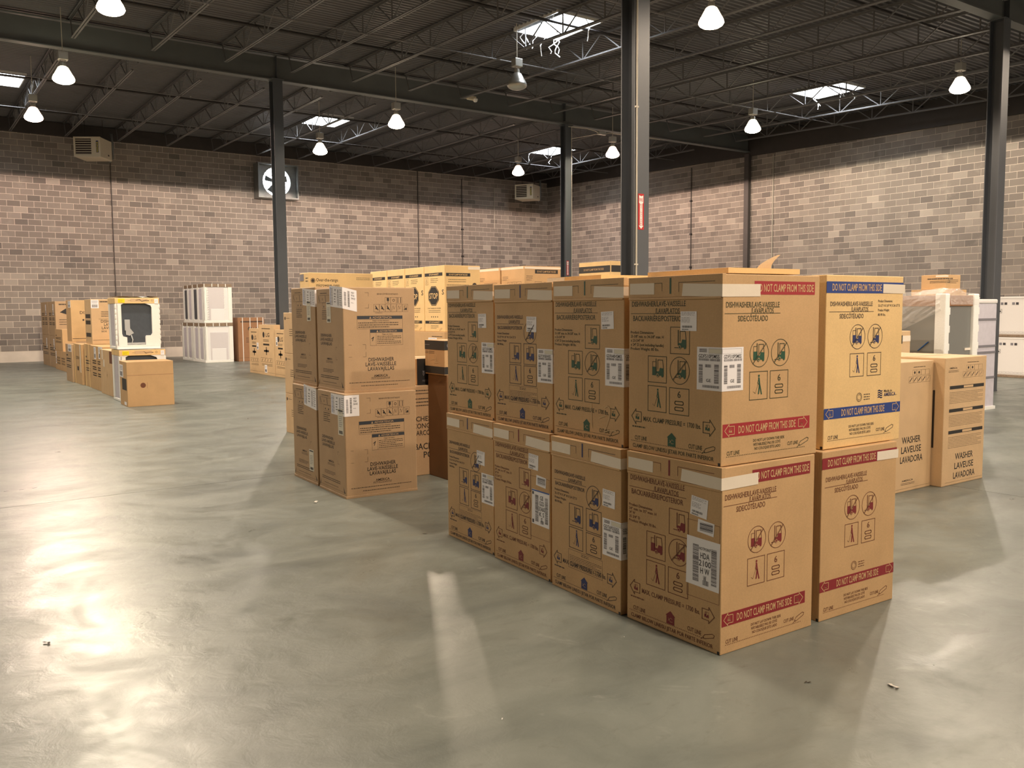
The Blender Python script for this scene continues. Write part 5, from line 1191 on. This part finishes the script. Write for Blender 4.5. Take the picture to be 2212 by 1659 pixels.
# ------------------------------------------------------------------ columns
def column(cx, cy_, ztop, label, conduit=None, sign=None, half=.125):
    t = empty('steel_column', (cx, cy_, 0), 0, label=label, cat='column')
    for s in (-1, 1):
        mb = MB(); mb.box((-half, s * half - .008, 0), (half, s * half + .008, ztop), 'steel_grey'); mb.build('flange', t)
    mb = MB(); mb.box((-.006, -half, 0), (.006, half, ztop), 'steel_grey'); mb.build('web', t)
    mb = MB(); mb.box((-.133, -.135, 0), (.133, .135, .022), 'steel_grey'); mb.build('base_plate', t)
    mb = MB(); mb.box((-.16, -.16, ztop - .02), (.16, .16, ztop), 'steel_grey'); mb.build('cap_plate', t)
    if conduit:
        mb = MB(); mb.tube([(conduit, -half - .022, .9), (conduit, -half - .022, ztop - .05)], .011, 'pipe_light'); mb.build('conduit', t)
        for z in (2.2, 4.2, 6.2): mb = MB(); mb.box((conduit - .025, -half - .030, z), (conduit + .025, -half - .007, z + .02), 'pipe_light'); mb.build('conduit_strap', t)
    if sign:
        x0, x1, z0, z1 = sign; w, h = x1 - x0, z1 - z0
        s = empty('fire_sign', (cx + (x0 + x1) / 2, cy_ - half - .0085, z0), 0, label=('red and white FIRE EXTINGUISHER arrow sign on the nearest column' if h > .4 and cx < 12 else 'small red and white arrow sign on the back middle column'), cat='sign')
        mb = MB(); mb.box((-w / 2, -.003, 0), (w / 2, 0, h), 'sign_red'); mb.build('plate', s)
        p = Print(w, h)
        p.poly([(.14 * w, .955 * h), (.5 * w, .93 * h), (.5 * w, .75 * h), (.14 * w, .75 * h)], 'sign_white'); p.poly([(.86 * w, .955 * h), (.86 * w, .75 * h), (.5 * w, .75 * h), (.5 * w, .93 * h)], 'sign_white')
        p.poly([(.14 * w, .75 * h), (.86 * w, .75 * h), (.72 * w, .72 * h), (.72 * w, .11 * h), (.90 * w, .11 * h), (.5 * w, .02 * h), (.10 * w, .11 * h), (.28 * w, .11 * h), (.28 * w, .72 * h)], 'sign_white')
        p.text('FIRE', .2 * w, .8 * w, .83 * h, .09 * h, 'sign_red', 1)
        for j, ch in enumerate('EXTINGUISHER'): p.text(ch, (.5 - (.03 if ch == 'I' else .12)) * w, (.5 + (.03 if ch == 'I' else .12)) * w, (.695 - j * .052) * h, .040 * h, 'sign_red', 1)
        p.build('print', s, (-w / 2, -.003, 0), gap=.0008, **RN)
    return t
column(8.06, G1Y, 7.0, 'nearest steel column, rising behind the chalked carton stack', conduit=-.105, sign=(-.065, .035, 2.66, 3.12))
column(17.38, G1Y, 7.0, 'steel column beside the washer cartons, foot in view')
column(8.26, G2Y, 7.45, 'back steel column in front of the exhaust fan')
column(17.60, G2Y, 7.37, 'back middle steel column near the room corner', conduit=.10, sign=(-.10, -.01, 2.72, 3.18))
mb = MB(); tt = empty('steel_column', (XR - .10, G2Y, 0), 0, label='dark steel column standing against the block wall', cat='column')
mb.box((-.07, -.10, 0), (.07, .10, 7.3), 'steel_dark'); mb.build('shaft', tt); mb = MB(); mb.box((-.085, -.14, 0), (.085, .14, .02), 'steel_dark'); mb.build('base_plate', tt)

# ------------------------------------------------------------------ joists
def joist_meshes(L, n_node, zA, zB, H_, ext0, ext1, far):
    out = []
    return out
JX = [3.61 + 1.66 * k for k in range(-3, 14)]
ORD = ['first', 'second', 'third', 'fourth', 'fifth', 'sixth', 'seventh', 'eighth', 'ninth', 'tenth', 'eleventh', 'twelfth']
def jl(x, bay):
    ref = 8.26 if bay != 'near' else 17.4
    if abs(x - (8.62 if bay != 'near' else 16.89)) < .3: return 'roof joist landing next to the %s column line, %s bay' % ('left' if bay != 'near' else 'right', bay)
    k = round((x - (8.62 if bay != 'near' else 16.89)) / 1.66)
    return '%s open web roof joist to the %s of the %s column line, %s bay' % (ORD[min(11, abs(k) - 1)], 'right' if k > 0 else 'left', 'left' if bay != 'near' else 'right', bay)
def make_joist_proto(bay, y0, y1):
    """joist spanning y0..y1; top chord under the deck, bottom chord .5 m lower"""
    zt_ = lambda y: zdeck(y) - .03 - zdeck(y0); DEP = .47; L = y1 - y0
    parts = []
    for nm, dz, a, b in (('top_chord', 0, .06, L - .06), ('bottom_chord', -DEP, (.35 if bay != 'rear' else 1.75), L - .28)):
        mb = MB()
        for s in (-1, 1):
            mb.beam((s * .028, a, zt_(y0 + a) + dz), (s * .028, b, zt_(y0 + b) + dz), .038, .008, 'joist_steel')
            mb.beam((s * .012, a, zt_(y0 + a) + dz + (-.02 if dz == 0 else .02)), (s * .012, b, zt_(y0 + b) + dz + (-.02 if dz == 0 else .02)), .007, .040, 'joist_steel')
        parts.append((nm, mb))
    webs = []; step = 1.335; k0 = .98 if bay != 'rear' else 1.1; y = y0 + k0
    while y < y1 - .4:
        zb = zt_(y) - DEP + .02
        for dy in (-step / 2 + .02, 0, step / 2 - .02):
            yy = y + dy
            if yy < y0 + .05 or yy > y1 - .05: continue
            webs.append(((0, y - y0 + dy * .06, zb), (0, yy - y0, zt_(yy) - .02)))
        y += step
    webs.append(((0, L - .28, zt_(y1 - .28) - DEP), (0, L - .08, zt_(y1) - .02)))
    return parts, webs
BAYS = (('middle', G1Y, G2Y), ('rear', G2Y, YB - .1), ('near', G0Y, G1Y))
for bay, y0, y1 in BAYS:
    parts, webs = make_joist_proto(bay, y0, y1); proto = None
    for x in JX:
        if bay == 'near' and x < 13: continue
        if x < 1.5: continue
        if proto is None:
            t = empty('roof_joist', (x, y0, zdeck(y0)), 0, label=jl(x, bay), cat='joist', group='%s bay roof joists' % bay)
            for nm, mb in parts: mb.build(nm, t)
            if bay == 'rear':
                mb = MB()
                for a, b in webs: mb.beam(a, b, .022, .022, 'joist_steel')
                o = mb.build('web_bar', t); o['kind'] = 'stuff'
            else:
                cache = None
                for a, b in webs:
                    mb = MB(); mb.beam(a, b, .024, .024, 'joist_steel'); mb.build('web_bar', t)
            proto = t
        else:
            t = link_copy(proto); t.location = (x, y0, zdeck(y0)); t['label'] = jl(x, bay)
# bridging rods and sprinkler branch pipes across the joists
labs = {}
for j, (y, lab) in enumerate(((12.6, 'thin bridging rod across the middle bay, nearer'), (17.3, 'thin bridging rod across the middle bay, farther'), (25.6, 'thin bridging rod across the rear bay, nearer'), (29.6, 'thin bridging rod across the rear bay, farther'), (4.4, 'thin bridging rod across the near bay'))):
    zc = zdeck(y) - .53; mb = MB(); mb.beam((1.9 if y > 8 else 13, y, zc + .0), (XR - .12, y, zc + .0), .028, .02, 'joist_steel')
    o = mb.build('bridging_rod'); tag(o, lab, 'rod', 'bridging rods')
for j, (y, lab) in enumerate(((10.6, 'black sprinkler pipe nearest the fire sign column'), (15.2, 'black sprinkler pipe over the middle bay, central'), (19.4, 'black sprinkler pipe just before the rear girder'), (23.5, 'black sprinkler pipe just past the rear girder'), (27.4, 'black sprinkler pipe over the rear bay'), (31.6, 'black sprinkler pipe next to the back wall'))):
    zc = zdeck(y) - .17
    t = empty('sprinkler_pipe', (12, y, zc), 0, label=lab, cat='pipe', group='sprinkler pipes')
    mb = MB(); mb.tube([(-12, 0, 0), (XR - 12.05, 0, 0)], .032, 'pipe_black', 8); mb.build('pipe', t)
    for k in range(5):
        mb = MB(); xx = -7.6 + k * 3.3; mb.tube([(xx, 0, .0), (xx, 0, .07)], .016, 'aluminium', 6); mb.lathe([(0, .07), (.024, .075), (.024, .08)], 'aluminium', 8, (xx, 0, 0)); mb.build('sprinkler_head', t)

# ------------------------------------------------------------------ high-bay lamps
def lamp_proto():
    t = empty('high_bay_lamp', (0, 0, 0))
    mb = MB(); mb.box((-.10, -.085, .42), (.10, .085, .60), 'aluminium'); mb.build('ballast_box', t, bevel=.012)
    mb = MB(); mb.tube([(-.05, 0, .36), (-.05, 0, .43)], .010, 'aluminium', 6); mb.tube([(.05, 0, .36), (.05, 0, .43)], .010, 'aluminium', 6); mb.lathe([(.0, .37), (.06, .37), (.065, .29), (.05, .27)], 'aluminium', 16); mb.build('socket', t)
    return t
def shade(t, lens, on):
    mb = MB(); mb.lathe([(.055, .30), (.10, .27), (.145, .19), (.188, .11), (.19, .10), (.182, .10), (.178, .11), (.138, .19), (.09, .265)], lens.replace('lens', 'skirt') if on else 'aluminium', 24); mb.build('reflector', t, smooth=True)
    mb = MB(); mb.lathe([(.185, .115), (.212, .06), (.222, .02), (.20, -.02), (.15, -.05), (.08, -.07), (.0, -.078)], lens, 24); mb.build('lens', t, smooth=True)
WIDE = {(3.4, 26.15), (11.5, 26.15), (19.65, 26.15), (19.65, 21.45), (19.65, 16.1), (19.65, 10.9), (19.65, 5.6)}
def photometry(L, SIDE_GAIN, DOWN_GAIN):
    """wide prismatic distribution: weaker straight down, stronger towards the horizontal"""
    L.use_nodes = True; nt = L.node_tree; em = nt.nodes['Emission']
    tc = nt.nodes.new('ShaderNodeTexCoord'); sp = nt.nodes.new('ShaderNodeSeparateXYZ'); ab = nt.nodes.new('ShaderNodeMath'); ab.operation = 'ABSOLUTE'
    k = nt.nodes.new('ShaderNodeMapRange'); k.interpolation_type = 'SMOOTHERSTEP'; k.inputs[1].default_value = 0; k.inputs[2].default_value = .75; k.inputs[3].default_value = SIDE_GAIN; k.inputs[4].default_value = DOWN_GAIN
    nt.links.new(tc.outputs['Normal'], sp.inputs[0]); nt.links.new(sp.outputs[2], ab.inputs[0]); nt.links.new(ab.outputs[0], k.inputs[0]); nt.links.new(k.outputs[0], em.inputs['Strength'])
LPX = [-4.65, 3.4, 11.5, 19.65]; LPY = [-5.2, .3, 5.6, 10.9, 16.1, 21.45, 26.15]
spec = {(3.4, 16.1): ('warm', 'glowing lamp at the top edge above the open aisle'), (3.4, 21.45): ('yellow', 'yellowish lamp with its ballast showing, above the aisle row'), (3.4, 26.15): ('pink', 'pinkish lamp near the beige wall heater'),
        (11.5, 26.15): ('neutral', 'lamp just under the skylight by the back column'), (11.5, 21.45): ('warm', 'lamp hanging between the back columns, near the camera'), (11.5, 16.1): ('off', 'unlit lamp hanging above the boxes'), (11.5, 10.9): ('warm', 'large glaring lamp beside the nearest column'),
        (19.65, 26.15): ('pink', 'small lamp above the heater in the room corner'), (19.65, 21.45): ('pink', 'pinkish lamp between the back middle column and the nearest one'), (19.65, 16.1): ('yellow', 'lamp hanging in front of the block wall pilaster'), (19.65, 10.9): ('neutral', 'lamp next to the column by the washer cartons')}
POS = {(3.4, 16.1): (3.25, 15.94), (3.4, 21.45): (3.32, 21.18), (3.4, 26.15): (3.29, 25.69), (11.5, 26.15): (11.26, 26.22), (11.5, 21.45): (11.38, 21.4), (11.5, 16.1): (11.67, 16.25), (19.65, 26.15): (18.95, 26.35), (19.65, 21.45): (19.34, 21.68), (19.65, 16.1): (19.93, 16.52), (19.65, 10.9): (20.3, 10.9), (11.5, 10.9): (12.0, 10.89)}
PW = {(3.4, -5.2): 2.3, (11.5, -5.2): 2.0, (19.65, -5.2): 1.6, (3.4, .3): 1.3, (11.5, .3): 1.3, (19.65, 5.6): .7, (11.5, 5.6): 1.3, (11.5, 26.15): 1.15, (3.4, 26.15): 1.3, (3.4, 16.1): 1.35, (3.4, 21.45): 1.5, (11.5, 21.45): 1.4, (11.5, 10.9): 1.1, (19.65, 21.45): .8, (3.4, 10.9): 1.4, (-4.65, 10.9): 1.0, (-4.65, 16.1): 1.0, (19.65, 10.9): .65, (19.65, 16.1): .7}
proto = lamp_proto(); first = True
for x in LPX:
    for y in LPY:
        if x < 0 and y < 8: continue
        if x < 0 and y > 12: kind, lab = 'warm', 'lamp out of the picture over the side of the hall, row %d' % int(y)
        kind, lab = spec.get((x, y), ('warm', 'lamp out of the picture, %s of the aisle, %s' % ({-4.65: 'well left', 3.4: 'right', 11.5: 'well right', 19.65: 'far right'}[x], {-5.2: 'far behind the viewer', .3: 'level with the viewer', 5.6: 'just ahead of the viewer', 10.9: 'overhead by the near girder', 16.1: 'over the middle bay', 21.45: 'at the rear girder', 26.15: 'over the rear bay'}[y])))
        X_, Y_ = POS.get((x, y), (x, y)); Z_ = 6.58
        if first: t = proto; first = False
        else: t = link_copy(proto_bare)
        if t is proto: proto_bare = link_copy(proto)
        t.location = (X_, Y_, Z_); tag(t, lab, 'lamp', 'high bay lamps')
        on = kind != 'off'
        shade(t, 'lens_' + kind if on else 'aluminium', on)
        if on:
            L = bpy.data.lights.new('lamp_light', 'SPOT'); L.energy = LAMP_W * PW.get((x, y), 1.0); L.color = LAMPCOL[kind]; wide = (x, y) in WIDE; L.spot_size = math.radians(179 if wide else 161); L.spot_blend = .02 if wide else .18; photometry(L, *((2.3, .72) if wide else (1.5, .85))); L.shadow_soft_size = .13
            lo = bpy.data.objects.new('lamp_light', L); COL.objects.link(lo); lo.parent = t; lo.location = (0, 0, -.10)
        mb = MB(); mb.tube([(0, 0, .60), (0, 0, zdeck(Y_) - Z_ + .005)], .010, 'pipe_light', 6); mb.build('hanger', t)
for o in list(proto_bare.children): bpy.data.objects.remove(o)
bpy.data.objects.remove(proto_bare)

# ------------------------------------------------------------------ heaters, fan, pipes, camera
def heater(c, label, yaw):
    t = empty('unit_heater', c, yaw, label=label, cat='heater', group='wall heaters')
    w, d, h = .88, .95, .66
    mb = MB(); mb.box((-w / 2, -d / 2 + .05, 0), (w / 2, d / 2, h), 'heater_beige'); mb.build('casing', t, bevel=.02)
    mb = MB()
    for a, b in (((-w / 2, 0), (-w / 2 + .05, h)), ((.14, 0), (w / 2, h)), ((-w / 2 + .05, 0), (.14, .07)), ((-w / 2 + .05, h - .06), (.14, h))): mb.box((a[0], -d / 2, a[1]), (b[0], -d / 2 + .05, b[1]), 'heater_beige')
    fr = mb.build('front_frame', t)
    mb = MB(); mb.box((-w / 2 + .04, -d / 2 + .045, .06), (.15, -d / 2 + .052, h - .05), 'heater_dark'); mb.build('grille_back', t)
    for k in range(7):
        mb = MB(); z = .09 + k * (h - .17) / 6.4; mb.beam((-w / 2 + .05, -d / 2 + .018, z), (.14, -d / 2 + .018, z), .03, .022, 'heater_beige'); mb.build('louver', t)
    p = Print(.3, h); p.rect(w - .14, .14, w - .06, h - .13, 'ink_blue'); p.text('REZNOR', w - .27, w + .07, h / 2, .055, 'yellow', 1, rot=math.pi / 2); p.build('nameplate', t, (-w / 2, -d / 2, 0), gap=.002, **RN)
    mb = MB(); mb.box((w / 2 - .01, .12, .12), (w / 2 + .004, .22, .17), 'heater_dark'); mb.build('switch_slot', t)
    mb = MB(); mb.tube([(w / 2 - .12, d / 2 + .06, -.02), (w / 2 - .04, d / 2 + .10, .1), (w / 2 - .02, d / 2 + .10, .45), (w / 2 - .02, d / 2 + .06, .95)], .045, 'steel_galv', 8); mb.build('flue_pipe', t, smooth=True)
    for sx in (-.3, .3):
        mb = MB(); mb.tube([(sx, .1, h), (sx, .1, zdeck(c[1] + .1) - c[2] + .005)], .008, 'pipe_black', 5); mb.build('hanger_rod', t)
    return t
heater((5.98, 33.03, 6.86), 'beige unit heater hanging by the back wall near the aisle row', math.radians(-33))
heater((24.25, 33.0, 6.68), 'beige unit heater hanging in the room corner', math.radians(-57))
def fan():
    w, h, d = 1.62, 1.32, .55; t = empty('exhaust_fan', (12.68, YB - d / 2 - .01, 6.05), 0, label='louvred exhaust fan glowing with daylight, high on the back wall', cat='fan')
    for nm, a, b in (('housing', (-w / 2, -d / 2, 0), (w / 2, d / 2, .05)), ('housing', (-w / 2, -d / 2, h - .05), (w / 2, d / 2, h)), ('housing', (-w / 2, -d / 2, .05), (-w / 2 + .05, d / 2, h - .05)), ('housing', (w / 2 - .05, -d / 2, .05), (w / 2, d / 2, h - .05))):
        mb = MB(); mb.box(a, b, 'steel_galv'); mb.build('housing_side', t)
    # venturi plate with round opening
    mb = MB(); n = 32; r = .56; sq = []
    for k in range(n):
        an = 2 * math.pi * k / n + math.pi / 4; c_, s_ = math.cos(an), math.sin(an); m2 = max(abs(c_), abs(s_)); sq.append((c_ / m2 * (w / 2 - .05), h / 2 + s_ / m2 * (h / 2 - .05), c_ * r, h / 2 + s_ * r))
    for k in range(n):
        a, b = sq[k], sq[(k + 1) % n]; yv = -.05
        mb.poly([(a[0], yv, a[1]), (b[0], yv, b[1]), (b[2], yv, b[3]), (a[2], yv, a[3])], 'steel_galv'); mb.poly([(a[2], yv, a[3]), (b[2], yv, b[3]), (b[2], yv + .16, b[3]), (a[2], yv + .16, a[3])], 'steel_galv')
    mb.build('venturi_plate', t)
    mb = MB(); mb.box((-w / 2 + .05, d / 2 - .03, .05), (w / 2 - .05, d / 2 - .02, h - .05), 'fan_light'); mb.build('daylight_opening', t)
    for k in range(9): mb = MB(); z = .12 + k * .135; mb.beam((-w / 2 + .05, d / 2 - .05, z), (w / 2 - .05, d / 2 - .05, z), .05, .012, 'steel_galv', up=(0, .5, 1)); mb.build('louver', t)
    for k in range(5):
        an = 2 * math.pi * k / 5 + .3; mb = MB(); c_, s_ = math.cos(an), math.sin(an)
        P = [Vector((c_ * .1 - s_ * .05, .02, h / 2 + s_ * .1 + c_ * .05)), Vector((c_ * .46 - s_ * .13, -.03, h / 2 + s_ * .46 + c_ * .13)), Vector((c_ * .46 + s_ * .10, .07, h / 2 + s_ * .46 - c_ * .10)), Vector((c_ * .1 + s_ * .05, .04, h / 2 + s_ * .1 - c_ * .05))]
        mb.poly(P, 'steel_galv'); mb.poly([p + Vector((0, .006, 0)) for p in P][::-1], 'steel_galv'); mb.build('blade', t)
    mb = MB(); mb.tube([(0, -.02, h / 2), (0, .06, h / 2)], .10, 'steel_dark', 16); mb.build('hub', t)
    mb = MB(); mb.beam((0, -d / 2 + .06, .05), (0, -d / 2 + .06, h - .05), .05, .05, 'steel_galv'); mb.build('motor_bracket', t)
    mb = MB(); mb.tube([(0, -d / 2 + .02, h / 2 - .2), (0, -d / 2 + .22, h / 2 - .2)], .10, 'steel_dark', 14); mb.build('motor', t)
fan()
def wall_pipe(pts, r, mat, label, clamps=()):
    t = empty('wall_pipe', pts[0], 0, label=label, cat='pipe'); o = Vector(pts[0])
    mb = MB(); mb.tube([tuple(Vector(p) - o) for p in pts], r, mat, 6); mb.build('pipe', t)
    for c in clamps: mb = MB(); v = Vector(c) - o; mb.box((v.x - .05, v.y - .05, v.z - .035), (v.x + .05, v.y + .03, v.z + .035), 'pipe_black'); mb.build('clamp', t)
yb = YB - .03
wall_pipe([(6.71, yb, .1), (6.71, yb, 7.7)], .016, 'steel_dark', 'thin dark pipe on the back wall under the beige heater')
wall_pipe([(19.13, yb, .1), (19.13, yb, 7.7)], .022, 'steel_dark', 'plain conduit on the back wall between the fan and the clamped pipe')
wall_pipe([(21.39, yb, .1), (21.39, yb, 7.55), (22.1, yb, 7.62)], .022, 'steel_dark', 'rusty pipe with black clamps on the back wall', [(21.39, yb, z) for z in (6.5, 5.3, 4.1, 2.9)])
wall_pipe([(23.16, yb, 5.4), (23.16, yb, 7.3)], .014, 'pipe_light', 'short pale conduit on the back wall near the corner heater')
wall_pipe([(XR - .03, 24.76, .1), (XR - .03, 24.76, 7.2)], .020, 'steel_dark', 'dark pipe with black clamps on the side block wall', [(XR - .03, 24.76, z) for z in (5.9, 4.6, 3.3)])
wall_pipe([(XR - .03, 20.80, .1), (XR - .03, 20.80, 7.15)], .016, 'pipe_light', 'pale conduit beside the pilaster on the block wall')
mb = MB(); zc = 7.34
t = empty('conduit_run', (18.93, G2Y - .15, 7.30), 0, label='light conduit with a junction box along the rear girder', cat='conduit')
mb.tube([(-1.35, .02, .02), (-.6, .02, .04), (-.28, 0, .0), (-.12, 0, -.05)], .014, 'pipe_light', 6); mb.tube([(-1.25, .0, -.35), (-.3, 0, -.12), (-.1, 0, -.06)], .012, 'pipe_light', 6)
mb.tube([(.15, 0, -.04), (.4, 0, .0), (2.6, 0, .03)], .014, 'pipe_light', 6); mb.build('conduit', t)
mb = MB(); mb.box((-.14, -.05, -.10), (.16, .05, .01), 'aluminium'); mb.build('junction_box', t, bevel=.01)
t = empty('security_camera', (13.80, 21.40, 7.56), 0, label='small white camera under the rear girder between two joists', cat='camera')
mb = MB(); mb.box((-.16, -.05, 0), (.12, .05, .11), 'heater_beige'); mb.build('housing', t, bevel=.02)
mb = MB(); mb.lathe([(0, -.075), (.045, -.06), (.065, -.02), (.07, .02)], 'sign_white', 16, (.09, -.03, .02)); mb.build('dome_lens', t, smooth=True)
mb = MB(); mb.beam((-.05, .04, .06), (-.05, .38, .12), .03, .03, 'heater_beige'); mb.build('bracket', t)
